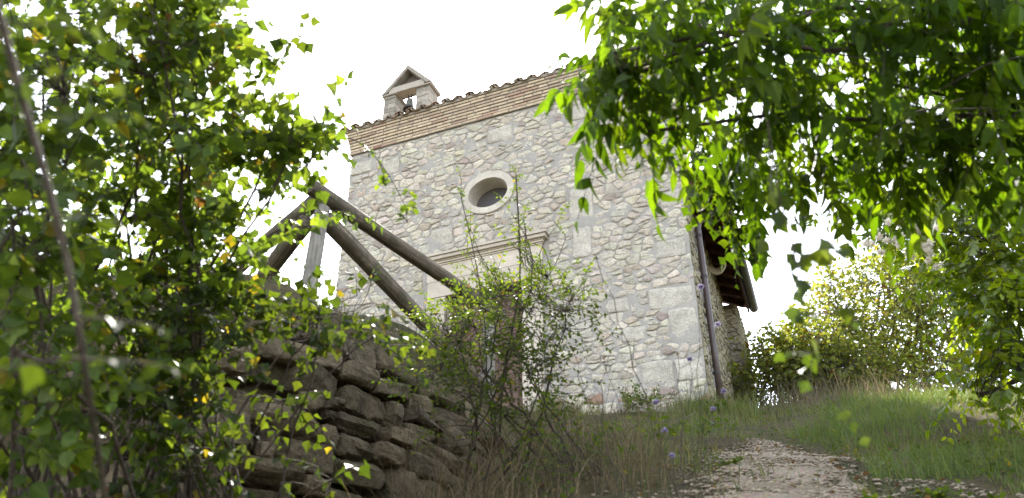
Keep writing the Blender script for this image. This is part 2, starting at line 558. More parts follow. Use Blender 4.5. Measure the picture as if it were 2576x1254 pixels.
for pa in polys:
    pa = oval_cut(pa)
    if pa is None: continue
    c = stone_col(rng)
    if pa[:, 1].mean() < 3.9 and rng.random() < .18: c = np.array([.36, .235, .17]) * rng.uniform(.8, 1.1)
    add_stone(mbS, pa, fF, rng, c, rng.uniform(.006, .023), .013)
for (a, b, c, d) in BIG:
    j = lambda: rng.normal() * .012
    pa = [(a + j(), c + j()), ((a + b) / 2, c + j()), (b + j(), c + j()), (b + j(), (c + d) / 2), (b + j(), d + j()), ((a + b) / 2, d + j()), (a + j(), d + j()), (a + j(), (c + d) / 2)]
    add_stone(mbS, pa, fF, rng, np.array([.57, .52, .44]) * rng.uniform(.92, 1.05), .018, .007)
front = mbS.build("front_wall_stones", M["stone"], None, C0, smooth=True)
front.name = "facing_stone"; front.parent = chapel; front.location = (0, 0, 0)
# mortar bed of the front wall with its two openings, then the ends and the back
ss = np.linspace(0, WID, 141); zz = np.linspace(2.6, 9.5, 173)
SG, ZG = np.meshgrid(ss, zz, indexing='ij')
g3 = np.stack([SG, ZG, 0 * SG], -1)
NG = .004 + .009 * fbm(g3, 2, 4, 3) + .004 * vnoise(g3, 8, 18)
NG[0] = NG[-1] = 0
Pg = np.array([C0[0], C0[1], 0]) + SG[..., None] * D + NG[..., None] * N + ZG[..., None] * Z
sc_, zc_ = (ss[:-1] + ss[1:]) / 2, (zz[:-1] + zz[1:]) / 2
keep = [[not ((((s - OC[0]) / .375) ** 2 + ((z - OC[1]) / .325) ** 2 < 1) or (DOOR[0] - .1 < s < DOOR[1] + .1 and z < DOOR[2] + .08)) for z in zc_] for s in sc_]
mort = np.array([.38, .352, .318])[None, None] * (1 + .08 * vnoise(g3, 12, 1.1)[..., None]) * np.ones((1, 1, 3))
mbM = MB(); mbM.grid(Pg, mort, keep=keep)
TH = .72
for q in ([(0, 0, 2.6), (0, -TH, 2.6), (0, -TH, 9.5), (0, 0, 9.5)], [(WID, 0, 2.6), (WID, 0, 9.5), (WID, -TH, 9.5), (WID, -TH, 2.6)],
          [(0, -TH, 2.6), (WID, -TH, 2.6), (WID, -TH, 9.5), (0, -TH, 9.5)], [(0, 0, 9.5), (0, -TH, 9.5), (WID, -TH, 9.5), (WID, 0, 9.5)]):
    mbM.add([fF(*v) for v in q], [(0, 1, 2, 3)], (.36, .34, .32))
front_wall = mbM.build("front_wall", M["mortar"], chapel, C0, smooth=True)
front.parent = front_wall

# rubble on the left and right ends of the front wall
mb = MB()
fE = lambda y, n, z: fF(WID + n, -y, z)
for pa in rubble(0, TH, 2.9, 8.93, rng): add_stone(mb, pa, fE, rng, stone_col(rng), rng.uniform(.01, .03), .01)
mb.build("end_stone", M["stone"], chapel, C0, smooth=True)

# oval window
mb = MB(); A = np.linspace(0, 2 * np.pi, 72, endpoint=False)
prof = [(OR[0], OR[1], -.03), (OR[0], OR[1], .028), (OR[0] - .006, OR[1] - .006, .034), (IR[0] + .004, IR[1] + .004, .036), (IR[0], IR[1], .03), (IR[0] - .004, IR[1] - .004, -.12), (IR[0] - .012, IR[1] - .012, -.26)]
R = np.array([[fF(OC[0] + a * math.cos(t) * (1 + .006 * math.sin(7 * t + i)), n, OC[1] - .012 * (i > 2) + b * math.sin(t)) for t in A] for i, (a, b, n) in enumerate(prof)])
cc = np.array([.55, .495, .42]); cols = np.ones((len(prof), 72, 3)) * cc
cols = cols * (1 + .12 * fbm(R, 4, 5, 2)[..., None])
mb.grid(R, cols, wrap_v=True)
win = mb.build("window_surround", M["dressed"], chapel, C0)
mb = MB(); k = 48
V = [fF(OC[0] + .33 * math.cos(t), -.255, OC[1] + .28 * math.sin(t)) for t in np.linspace(0, 2 * np.pi, k, endpoint=False)]
mb.add(V, [tuple(range(k))]); mb.build("window_pane", M["pane"], win, C0)

# doorway
mb = MB(); dc = np.array([.58, .505, .42])
mb.box(fF, (2.10, -.05, 5.80), (3.92, .045, 6.065), dc * .97)
mb.box(fF, (2.085, -.05, 6.068), (3.935, .05, 6.325), dc * 1.05)
for i, (z0, z1, n, e) in enumerate(((6.328, 6.352, .065, .01), (6.352, 6.385, .085, .03), (6.385, 6.40, .10, .045), (6.40, 6.455, .14, .085), (6.455, 6.495, .165, .11))):
    mb.box(fF, (2.085 - e, -.05, z0), (3.935 + e, n, z1 - .002), dc * (1.02 if i < 3 else .9))
mb.build("door_lintel", M["dressed"], chapel, C0)
for a, b in ((2.10, DOOR[0] + .0), (DOOR[1], 3.92)):
    mb = MB(); z = 3.4; i = 0
    while z < 5.79:
        h = min([.62, .48, .7, .55][i % 4], 5.797 - z)
        mb.box(fF, (a, -.25, z), (b, .04 + .004 * (i % 2), z + h - .008), dc * (.95 + .07 * (i % 3))); z += h; i += 1
    mb.build("door_jamb", M["dressed"], chapel, C0)
mb = MB(); x = DOOR[0]
while x < DOOR[1] - .02:
    mb.box(fF, (x, -.24, 3.4), (min(x + .15, DOOR[1]) - .006, -.19 + .004 * (int(x * 7) % 2), 5.795), (1, 1, 1)); x += .15
door = mb.build("door", M["door"], chapel, C0)
mb = MB(); mb.tube([fF(2.52, -.18, 4.55), fF(2.52, -.12, 4.55), fF(2.52, -.12, 4.40), fF(2.52, -.18, 4.40)], .012); mb.build("door_handle", M["iron"], door, C0)

# brick cornice, corbelled out a little course by course
mb = MB(); mb2 = MB(); rng = np.random.default_rng(8)
z = 8.962; ch = .0575
for r in range(8):
    n = .03 + (.011 * r if r else .012)
    mb2.box(fF, (-n + .008, -.3, z + .002), (WID + n - .008, n - .009, z + ch - .001), (.27, .235, .2))
    s = -n + rng.uniform(-.2, 0)
    while s < WID + n:
        l = rng.choice([.27, .27, .29, .25, .14]) * rng.uniform(.95, 1.05)
        a, b = max(s, -n), min(s + l, WID + n)
        if b - a > .03:
            q = rng.random()
            c = np.array([.58, .46, .32]) if q < .62 else (np.array([.47, .36, .26]) if q < .82 else (np.array([.44, .30, .22]) if q < .97 else np.array([.33, .18, .125])))
            dn = rng.normal() * .003; dz = rng.normal() * .0015
            mb.box(fF, (a, -.02, z + .007 + dz), (b, n + dn, z + ch - .006 + dz), c * rng.uniform(.88, 1.1))
        s += l + .016
    z += ch
ob = mb.build("cornice_brick", M["brick"], chapel, C0)
bv = ob.modifiers.new("soft_edges", 'BEVEL'); bv.width = .004; bv.segments = 1
mb2.build("cornice_mortar", M["mortar"], ob, C0)
ZT = z                                                       # top of the cornice

# curved tiles along the top of the front wall
mb = MB(); rng = np.random.default_rng(12)
def tile(s, n0, z0, length, up, wide, cover, rise=.26):
    """One curved tile running back up the slope from its front edge."""
    A = np.linspace(0, math.pi, 9); col = np.array([.42, .31, .23]) if rng.random() < .55 else np.array([.46, .39, .31])
    col = col * rng.uniform(.7, 1.15)
    sg = 1 if cover else -1; P = []; tw = rng.normal() * .008
    for th in (0, .016):
        for q, wd in ((0, wide), (1, wide * (.84 if cover else 1.12))):
            P.append([fF(s + tw * q - (wd - th) * math.cos(a), n0 - q * length, z0 + q * length * rise + sg * (wd - th) * math.sin(a) * .62) for a in A])
    P = np.array(P); k = 9
    F = [(j, j + 1, k + j + 1, k + j) for j in range(k - 1)] + [(2 * k + j + 1, 2 * k + j, 3 * k + j, 3 * k + j + 1) for j in range(k - 1)]
    F += [(j + 1, j, 2 * k + j, 2 * k + j + 1) for j in range(k - 1)] + [(0, k, 3 * k, 2 * k), (2 * k - 1, k - 1, 3 * k - 1, 4 * k - 1)]
    cl = np.repeat(col[None], 4 * k, 0)
    mb.add(P.reshape(-1, 3), F, cl)
sp = .222; k = 0; s = -.16
while s < WID + .2:
    dz = rng.normal() * .005; dn = rng.normal() * .012
    for row in range(2):
        n0 = .17 + dn - row * .36 + rng.normal() * .008
        tile(s, n0, ZT + .07 + row * .105 + dz, .44, 0, .092, False)
        if not (k == 14 and row == 0):
            tile(s + sp / 2, n0 - .012 + rng.normal() * .012, ZT + .058 + row * .105 + dz + rng.normal() * .006,   .44, 0, .086, True)
    s += sp; k += 1
tiles = recalc(mb.build("coping_tile", M["tile"], chapel, C0))
mb = MB()
mb.box(fF, (-.12, -TH + .05, ZT + .001), (WID + .12, .125, ZT + .05), (.38, .33, .27))
mb.add([fF(-.14, .08, ZT + .052), fF(WID + .14, .08, ZT + .052), fF(WID + .14, -.62, ZT + .20), fF(-.14, -.62, ZT + .20), fF(-.14, -.62, ZT + .03), fF(WID + .14, -.62, ZT + .03)],
       [(0, 1, 2, 3), (3, 2, 5, 4), (0, 3, 4), (1, 5, 2)], (.30, .25, .21))
mb.build("tile_bed", M["mortar"], tiles, C0)

# bell gable standing on the front wall
rng = np.random.default_rng(21)
B0, B1 = -.27, -.62                                           # front and back faces
mb = MB()
def course_box(s0, s1, n0, n1, z0, z1):
    z = z0
    while z < z1 - .02:
        h = min(rng.uniform(.06, .15), z1 - z)
        cuts = [s0] + ([s0 + (s1 - s0) * rng.uniform(.35, .65)] if rng.random() < .6 else []) + [s1]
        for a, b in zip(cuts[:-1], cuts[1:]):
            j = rng.normal(size=2) * .005
            mid = n1 + (n0 - n1) * rng.uniform(.4, .6)
            for u0, u1 in ((n1, mid), (mid, n0)):
                mb.box(fF, (a + j[0] + .003, u0 + .003, z + .004), (b + j[0] - .003, u1 - .003 + j[1], z + h - .004), np.array([.40, .36, .30]) * rng.uniform(.65, 1.15))
        z += h
mb.box(fF, (4.262, B1 - .03, 10.402), (4.595, B0 + .03, 10.437), np.array([.34, .30, .255])); mb.box(fF, (4.965, B1 - .03, 10.402), (5.275, B0 + .03, 10.437), np.array([.34, .30, .255]))
mb.box(fF, (4.40, B0 - .19, 10.434), (5.14, B0 + .015, 10.575), np.array([.44, .39, .33]))
bg_ = mb.build("bell_gable", M["dressed"], chapel, C0)
mb = MB()
course_box(4.995, 5.24, B0, B1, 9.45, 10.40); pier_ = mb; 
po = mb.build("pier", M["stone"], bg_, C0); mb = MB(); bv = po.modifiers.new("worn_edges", 'BEVEL'); bv.width = .008; bv.segments = 2
course_box(4.30, 4.565, B0, B1, 9.45, 10.40)
po = mb.build("pier", M["stone"], bg_, C0)
bv = po.modifiers.new("worn_edges", 'BEVEL'); bv.width = .008; bv.segments = 2
bv = bg_.modifiers.new("worn_edges", 'BEVEL'); bv.width = .008; bv.segments = 2
mb = MB()
mb.box(fF, (5.001, B1 + .012, 9.44), (5.234, B0 - .012, 10.398), (.33, .30, .27)); mb.box(fF, (4.306, B1 + .012, 9.44), (4.559, B0 - .012, 10.398), (.33, .30, .27))
mb.build("pier_mortar", M["mortar"], bg_, C0)
cg = np.array([.40, .355, .30])
mb = MB()
ap = 11.02; cs = 4.768
for sg in (1, -1):
    e = cs + sg * .515; zi = 10.45
    q = [(e, zi), (cs, ap), (cs, ap - .10), (e - sg * .10, zi)]
    V = [fF(s_, n_, z_) for n_ in (B0 + .035 - .004 * sg, B1 - .035) for s_, z_ in q]
    mb.add(V, [(0, 1, 2, 3), (7, 6, 5, 4), (0, 4, 5, 1), (1, 5, 6, 2), (2, 6, 7, 3), (3, 7, 4, 0)], cg * (.8 if sg > 0 else .9))
recalc(mb.build("gable_roof_slab", M["stone"], bg_, C0))
mb = MB()
V = [fF(s_, n_, z_) for n_ in (B0 - .14, B0 - .2) for s_, z_ in ((5.15, 10.575), (cs, ap - .09), (4.38, 10.575))]
mb.add(V, [(0, 1, 2), (5, 4, 3)], (.2, .16, .14)); mb.build("gable_back", M["stone"], bg_, C0)
mb = MB(); mb.tube([fF(4.5, -.47, 10.45), fF(5.06, -.47, 10.45)], .022, 8); mb.build("bell_bar", M["iron"], bg_, C0)

bell_o = fF(4.775, -.42, 10.07)
bell = tag(empty("bell", bell_o), "small old bronze bell hanging in the stone bell gable", "bell")
mb = MB(); A = np.linspace(0, 2 * np.pi, 28, endpoint=False)
pr = [(a_ * .78, b_ * .72) for a_, b_ in ((.0, .36), (.055, .355), (.072, .335), (.08, .26), (.09, .16), (.102, .11), (.118, .07), (.142, .02), (.15, .0), (.14, .0), (.115, .05), (.08, .2), (.0, .3))]
P = np.array([[bell_o + np.array([r * math.cos(a), r * math.sin(a), h]) for a in A] for r, h in pr])
cb = np.array([[(.16, .165, .15) if h > .07 else (.06, .055, .05)] * 28 for r, h in pr])
mb.grid(P, cb, wrap_v=True); recalc(mb.build("bell_body", M["bronze"], bell, bell_o, smooth=True))
mb = MB()
for sg in (-.03, .03):
    mb.tube([fF(4.775 + sg, -.42, 10.31), fF(4.775 + sg * 1.2, -.42, 10.37), fF(4.775 + sg, -.42, 10.44)], .011, 6)
mb.build("bell_strap", M["iron"], bell, bell_o)
mb = MB(); mb.tube([bell_o + [0, 0, .22], bell_o + [0, 0, .02]], .009, 6); mb.tube([bell_o + [0, 0, .03], bell_o + [0, 0, .0], bell_o + [0, 0, -.03]], [.012, .028, .01], 8)
mb.build("clapper", M["iron"], bell, bell_o)

# side wall, rear wing, roof, eave
rng = np.random.default_rng(31); LS = 3.75
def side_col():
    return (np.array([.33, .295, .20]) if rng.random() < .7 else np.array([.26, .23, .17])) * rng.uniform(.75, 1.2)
mb = MB()
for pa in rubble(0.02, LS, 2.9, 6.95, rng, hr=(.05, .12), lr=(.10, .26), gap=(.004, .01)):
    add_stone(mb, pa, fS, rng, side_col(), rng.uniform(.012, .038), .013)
tq = np.linspace(0, LS, 40); zq = np.linspace(2.6, 6.97, 50)
TG, ZG2 = np.meshgrid(tq, zq, indexing='ij'); n_ = .006 * fbm(np.stack([TG, ZG2, 0 * TG], -1), 6, 5)
sw = mb.build("side_wall_stone", M["side"], None, C0, smooth=True); sw.location = (0, 0, 0)
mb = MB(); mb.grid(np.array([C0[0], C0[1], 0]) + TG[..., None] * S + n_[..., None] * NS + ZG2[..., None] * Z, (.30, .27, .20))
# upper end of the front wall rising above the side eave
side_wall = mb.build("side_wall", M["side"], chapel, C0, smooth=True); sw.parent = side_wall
mb = MB(); fR = lambda y, n, z: fF(-n, -y, z)
for pa in rubble(0, TH, 6.95, 8.93, rng): add_stone(mb, pa, fR, rng, stone_col(rng), rng.uniform(.01, .03), .01)
mb.build("end_stone", M["stone"], chapel, C0, smooth=True)
RW = .24
mb = MB(); fW = lambda s_, n, z: fS(LS - n, s_, z)
for pa in rubble(-.1, RW, 2.9, 6.72, rng, hr=(.08, .16), lr=(.12, .3), gap=(.004, .01)):
    add_stone(mb, pa, fW, rng, np.array([.34, .30, .23]) * rng.uniform(.7, 1.15), rng.uniform(.01, .03), .01)
wst = mb.build("rear_wing_stone", M["side"], None, C0, smooth=True); wst.location = (0, 0, 0)
mb = MB(); mb.box(fS, (LS, -.4, 2.6), (LS + 1.6, RW - .005, 6.74), (.28, .25, .2))
fX = lambda t, n, z: fS(LS + t, RW + n, z)
for pa in rubble(0, 1.6, 2.9, 6.72, rng): add_stone(mb, pa, fX, rng, side_col(), .02, .01)
wing = mb.build("rear_wing", M["side"], chapel, C0, smooth=False); wst.parent = wing
# far walls of the nave (out of sight from the path, closing the building)
mb = MB()
mb.add([fF(WID, -TH, 2.6), fF(WID, -5.2, 2.6), fF(WID, -5.2, 7.0), fF(WID, -TH, 7.0), fS(5.35, 0, 2.6), fS(5.35, 0, 7.0)], [(0, 1, 2, 3), (1, 4, 5, 2)], (.36, .33, .28))
mb.build("rear_wall", M["side"], chapel, C0)
EO = .40; EZ = 6.80; SL = .46                                 # overhang, eave height, slope
mb = MB(); cx_ = -2.75
def rslope(n): return EZ + (EO - n) * SL
mb.add([fS(.74, EO, EZ), fS(LS + .28, EO, EZ), fS(LS + .28, cx_, rslope(cx_)), fS(.74, cx_, rslope(cx_)),
        fS(.74, EO, EZ + .05), fS(LS + .28, EO, EZ + .05), fS(LS + .28, cx_, rslope(cx_) + .05), fS(.74, cx_, rslope(cx_) + .05),
        fF(WID + .4, -.74, EZ), fF(WID + .4, -4.2, EZ)],
       [(0, 3, 2, 1), (4, 5, 6, 7), (0, 1, 5, 4), (1, 2, 6, 5), (2, 3, 7, 6), (3, 0, 4, 7), (7, 6, 9, 8)], (.30, .2, .15))
mb.add([fS(.02, EO, EZ), fS(.74, EO, EZ), fS(.74, -.02, rslope(-.02)), fS(.02, -.02, rslope(-.02)),
        fS(.02, EO, EZ + .05), fS(.74, EO, EZ + .05), fS(.74, -.02, rslope(-.02) + .05), fS(.02, -.02, rslope(-.02) + .05)],
       [(0, 3, 2, 1), (4, 5, 6, 7), (0, 1, 5, 4), (2, 3, 7, 6), (3, 0, 4, 7)], (.30, .2, .15))
roof = recalc(mb.build("roof", M["rafter"], chapel, C0))
mb = MB(); rng = np.random.default_rng(3)
for i in range(19):
    t0 = .08 + i * .222
    for nn, cov in ((0, 0), (.111, 1)):
        P = []
        for n in np.linspace(EO + .06, -.9 if t0 > .74 else .03, 7):
            P.append([fS(t0 + nn + .105 * math.cos(a), n, rslope(n) + (.075 if cov else .13) + (1 if cov else -1) * .07 * math.sin(a)) for a in np.linspace(0, math.pi, 7)])
        mb.grid(P, np.array([.34, .22, .155]) * rng.uniform(.7, 1.15))
mb.build("eave_tile", M["tile"], roof, C0)
for i in range(11):
    t0 = .12 + i * .375; mb = MB()
    P0, P1 = fS(t0, EO - .03, rslope(EO - .03) - .055), fS(t0, .0, rslope(0) - .055)
    e1, e2, e3 = S * .045, nrm(P1 - P0), None
    e3 = np.cross(e1 / .045, e2) * .05
    mb.add([P0 - e1 - e3, P0 + e1 - e3, P0 + e1 + e3, P0 - e1 + e3, P1 - e1 - e3, P1 + e1 - e3, P1 + e1 + e3, P1 - e1 + e3],
           [(0, 1, 2, 3), (7, 6, 5, 4), (0, 4, 5, 1), (1, 5, 6, 2), (2, 6, 7, 3), (3, 7, 4, 0)])
    mb.build("rafter", M["rafter"], roof, C0)
mb = MB(); mb.box(fS, (.03, EO + .002, EZ - .13), (LS + .3, EO + .03, EZ + .04)); mb.build("fascia", M["rafter"], roof, C0)
mb = MB()
for th, rr in ((0, .078), (1, .070)):
    pass
P = []
for t in np.linspace(.03, LS + .36, 12):
    P.append([fS(t, EO + .11 + r * math.cos(a), EZ - .03 - r * math.sin(a)) for r, seq in ((.078, np.linspace(0, math.pi, 13)), (.071, np.linspace(math.pi, 0, 13))) for a in seq])
mb.grid(P, wrap_v=True)
mb.add([fS(LS + .36, EO + .11 + .075 * math.cos(a), EZ - .03 - .075 * math.sin(a)) for a in np.linspace(0, math.pi, 13)], [tuple(range(13))])
recalc(mb.build("gutter", M["gutter"], chapel, C0, smooth=False))
mb = MB()
mb.tube([fS(.50, EO + .08, EZ - .09), fS(.50, EO + .02, EZ - .16), fS(.50, .13, EZ - .30), fS(.50, .085, EZ - .42), fS(.50, .085, 6.0), fS(.50, .085, 4.8), fS(.50, .085, 3.4)], .043, 14)
dp = mb.build("downpipe", M["pipe"], chapel, C0, smooth=True)
for z in (4.2, 5.6, 6.25):
    mb = MB(); mb.tube([fS(.50, .085, z - .02), fS(.50, .085, z + .02)], .048, 14); mb.tube([fS(.50, .05, z), fS(.50, -.02, z)], .008, 6)
    mb.build("pipe_bracket", M["iron"], dp, C0)
hc = fS(2.15, .14, 6.66)
mb = MB()
for i in range(6):
    r = .19 - .022 * i * .6; a = np.linspace(math.pi * .9, math.pi * 2.1, 16)
    mb.tube([hc + NS * (r * 1.0 * math.cos(q)) * .75 + Z * (r * 1.1 * math.sin(q) + .02 * i) + S * (.03 * i - .1) for q in a], .017, 7)
tag(mb.build("hose_coil", M["hose"], None, hc, smooth=True), "pale ridged coil hanging under the chapel's side rafters", "coil")

# ------------------------------------------------------------------ timber railing on the terrace
def log_obj(name, a, b, r, mat, parent, origin, seed=0, flat_top=False, sides=18):
    """A log from a to b whose local Z runs along its length."""
    a, b = np.asarray(a, float), np.asarray(b, float); L = np.linalg.norm(b - a)
    k = 14; hs = np.linspace(0, L, k); A = np.linspace(0, 2 * np.pi, sides, endpoint=False)
    p3 = np.stack(np.broadcast_arrays(np.cos(A)[None], np.sin(A)[None], hs[:, None] * 2), -1)
    rr = r * (1.05 - .12 * hs[:, None] / L) * (1 + .07 * vnoise(p3, seed, 1.4) + .03 * vnoise(p3, seed + 2, 6))
    ox = .012 * vnoise(np.stack([hs, hs * 0, hs * 0], -1), seed + 4, 1.5)
    P = np.stack([rr * np.cos(A) + ox[:, None], rr * np.sin(A), np.repeat(hs[:, None], sides, 1)], -1)
    mb = MB(); mb.grid(P, wrap_v=True); n = mb.n
    for h, idx, s_ in ((0, 0, -1), (L, k - 1, 1)):
        ring = P[idx]; V = np.concatenate([ring, ring * (.85, .85, 1) + (0, 0, s_ * .008), [[0, 0, h + s_ * .008]]])
        F = [(i, (i + 1) % sides, sides + (i + 1) % sides, sides + i) for i in range(sides)] + [(sides + i, sides + (i + 1) % sides, 2 * sides) for i in range(sides)]
        mb.add(V, F)
    o = recalc(mb.build(name, mat, parent, smooth=True))
    o.rotation_euler = Vector(b - a).to_track_quat('Z', 'Y').to_euler()
    o.location = a - origin
    return o
F0 = np.array([-1.40, 5.0, 2.55])
fence = tag(empty("wooden_fence", F0), "rustic log railing with crossed braces standing above the dry stone wall", "fence")
dR, dL = np.array([.555, .832, 0]), np.array([-.65, .76, 0])
zr = 3.45
log_obj("post", (-1.385, 5.03, 2.3), (-1.355, 5.03, 3.36), .058, M["post"], fence, F0, 1)
pr_ = F0 * (1, 1, 0) + dR * 2.15; pl_ = F0 * (1, 1, 0) + dL * 2.1
log_obj("post", (*pr_[:2], 2.4), (*pr_[:2], 3.40), .058, M["post"], fence, F0, 2)
log_obj("post", (*pl_[:2], 2.3), (*pl_[:2], 3.38), .058, M["post"], fence, F0, 3)
q = F0 * (1, 1, 0)
log_obj("rail", q - dR * .10 + Z * (zr + .012) + dL * -.03, q + dR * 2.3 + Z * (zr - .01) + dL * -.03, .06, M["log"], fence, F0, 4)
log_obj("rail", q - dL * .02 + Z * (zr - .035), q + dL * 2.3 + Z * (zr - .035), .059, M["log"], fence, F0, 5)
log_obj("brace", q + dR * .10 + Z * 3.30 - dL * .02, q + dR * 2.05 + Z * 2.68 - dL * .02, .06, M["log"], fence, F0, 6)
log_obj("brace", q + dL * .10 + Z * 3.28, q + dL * 2.0 + Z * 2.62, .06, M["log"], fence, F0, 7)

# ------------------------------------------------------------------ dry stone wall
rng = np.random.default_rng(44)
seg = np.linalg.norm(np.diff(WALL, axis=0), axis=1); cum = np.concatenate([[0], np.cumsum(seg)])
def wpt(u):
    return np.array([np.interp(u, cum, WALL[:, 0]), np.interp(u, cum, WALL[:, 1])])
wo_ = np.array([*wpt(2.6), 1.2])
dry = tag(empty("dry_stone_wall", wo_), "low dry wall of big mossy field stones holding the terrace under the railing", "wall")
def rock(u, l, h, z, dep, col, seed):
    """One block: rounded, knocked about, laid along the bend of the wall."""
    th = np.linspace(0, 2 * np.pi, 50, endpoint=False); ph = np.linspace(-np.pi / 2, np.pi / 2, 27)
    TH_, PH_ = np.meshgrid(th, ph, indexing='ij')
    f = lambda c, e: np.sign(c) * np.abs(c) ** e
    x = f(np.cos(PH_), .3) * f(np.cos(TH_), .3); y = f(np.cos(PH_), .3) * f(np.sin(TH_), .3); zz_ = f(np.sin(PH_), .3)
    p = np.stack([x, y, zz_], -1)
    rs = np.random.default_rng(seed)
    for _ in range(11):                                        # knock corners and faces off along random planes
        nn = rs.normal(size=3) * (1, 1, .8); nn /= np.linalg.norm(nn)
        lim = np.abs(nn).sum() * rs.uniform(.62, .92)
        ex = np.maximum(p @ nn - lim, 0); p = p - ex[..., None] * nn
    p = p * (l / 2 * 1.0, dep / 2, h / 2 * 1.04)
    p = p + (.014 * np.stack([fbm(p, seed + 20 + q, 8, 3) for q in range(3)], -1)) * (1, 1, .6) + .007 * np.stack([vnoise(p, seed + 40 + q, 45) for q in range(3)], -1)
    p[..., 2] += .035 * p[..., 0] * rng.normal() + .12 * p[..., 1] * rng.normal()
    P = np.empty_like(p)
    off = -dep / 2 + .04 + rng.normal() * .03 - .09 * (z - 1.2)
    c, c2 = wpt(u), wpt(u + .05); t = nrm(c2 - c); n = np.array([t[1], -t[0]])
    P[..., 0] = c[0] + t[0] * p[..., 0] + n[0] * (off + p[..., 1]); P[..., 1] = c[1] + t[1] * p[..., 0] + n[1] * (off + p[..., 1]); P[..., 2] = z + p[..., 2]
    mb = MB(); mb.grid(P, col, wrap_u=True)
    return recalc(mb.build("stone", M["field"], dry, wo_, smooth=False))
z = .72; r = 0
while z < 2.22:
    h = [.20, .13, .17, .11, .19, .15, .12, .18, .14][r % 9]
    u = 1.15 + rng.uniform(0, .3)
    while u < cum[-1] - .9:
        l = rng.choice([.16, .24, .32, .4, .5, .6]) * rng.uniform(.85, 1.15)
        hh = h * rng.uniform(.84, .97)
        if rng.random() < .12:
            l *= .6
            rock(u + l / 2, l * 1.02, hh * .52, z + hh * .27, .3, np.array([.15, .12, .078]) * rng.uniform(.7, 1.2), int(rng.integers(999)))
            rock(u + l / 2, l * .98, hh * .5, z + hh * .78, .3, np.array([.15, .12, .078]) * rng.uniform(.7, 1.2), int(rng.integers(999)))
        else:
            rock(u + l / 2, l * 1.0, hh * 1.0, z + hh / 2, rng.uniform(.28, .4), np.array([.165, .13, .082]) * rng.uniform(.7, 1.25), int(rng.integers(999)))
        u += l * .99
    z += h * .97; r += 1

# ------------------------------------------------------------------ plants: leaf templates and builders
def leaf_t(ts, ws, fold=.3, curl=.15):
    m = [(t, 0, -curl * t * t) for t in ts]
    k = len(ts)
    l = [(t - .03, w, fold * w - curl * t * t) for t, w in zip(ts[1:-1], ws[1:-1])]
    r = [(t - .03, -w, fold * w - curl * t * t) for t, w in zip(ts[1:-1], ws[1:-1])]
    V = np.array(m + l + r); F = []
    Lo, Ro = k, k + k - 2
    F.append((0, 1, Lo)); F.append((1, 0, Ro))
    for i in range(1, k - 2):
        F.append((i, i + 1, Lo + i, Lo + i - 1)); F.append((i + 1, i, Ro + i - 1, Ro + i))
    F.append((k - 2, k - 1, Lo + k - 3)); F.append((k - 1, k - 2, Ro + k - 3))
    return V, F
T_ROUND = leaf_t([.1, .2, .42, .72, 1.0], [0, .26, .40, .26, 0], .22, .18)
T_RHOMB = leaf_t([.1, .22, .46, .66, 1.0], [0, .22, .46, .24, 0], .25, .2)
T_LANCE = leaf_t([.06, .2, .42, .72, 1.0], [0, .125, .168, .11, 0], .35, .3)
T_SMALL = leaf_t([.05, .4, 1.0], [0, .28, 0], .3, .15)
T_ELL = leaf_t([.06, .3, .7, 1.0], [0, .25, .23, 0], .25, .12)

class Foliage:
    def __init__(s, tmpl): s.t = tmpl; s.pos, s.X, s.Zn, s.sc, s.col = [], [], [], [], []
    def add(s, pos, X, Zn, sc, col):
        s.pos.append(pos.reshape(-1, 3)); s.X.append(X.reshape(-1, 3)); s.Zn.append(Zn.reshape(-1, 3)); s.sc.append(sc.reshape(-1)); s.col.append(col.reshape(-1, 3))
    def build(s, name, mat, parent, origin):
        pos = np.concatenate(s.pos); X = nrm(np.concatenate(s.X)); Zn = np.concatenate(s.Zn); sc = np.concatenate(s.sc); col = np.concatenate(s.col)
        Zn = nrm(Zn - (Zn * X).sum(-1, keepdims=True) * X); Y = np.cross(Zn, X)
        TV, TF = s.t; n, k = len(pos), len(TV)
        V = pos[:, None] + sc[:, None, None] * (TV[None, :, 0:1] * X[:, None] + TV[None, :, 1:2] * Y[:, None] + TV[None, :, 2:3] * Zn[:, None])
        tl = np.array([i for f in TF for i in f]); tt = np.array([len(f) for f in TF])
        loops = (tl[None] + (np.arange(n) * k)[:, None]).ravel()
        tot = np.tile(tt, n); st = np.concatenate([[0], np.cumsum(tot)[:-1]])
        me = mesh_np(name, V.reshape(-1, 3) - np.asarray(origin), loops, st, tot, np.repeat(col, k, 0))
        return link(name, me, mat, parent)

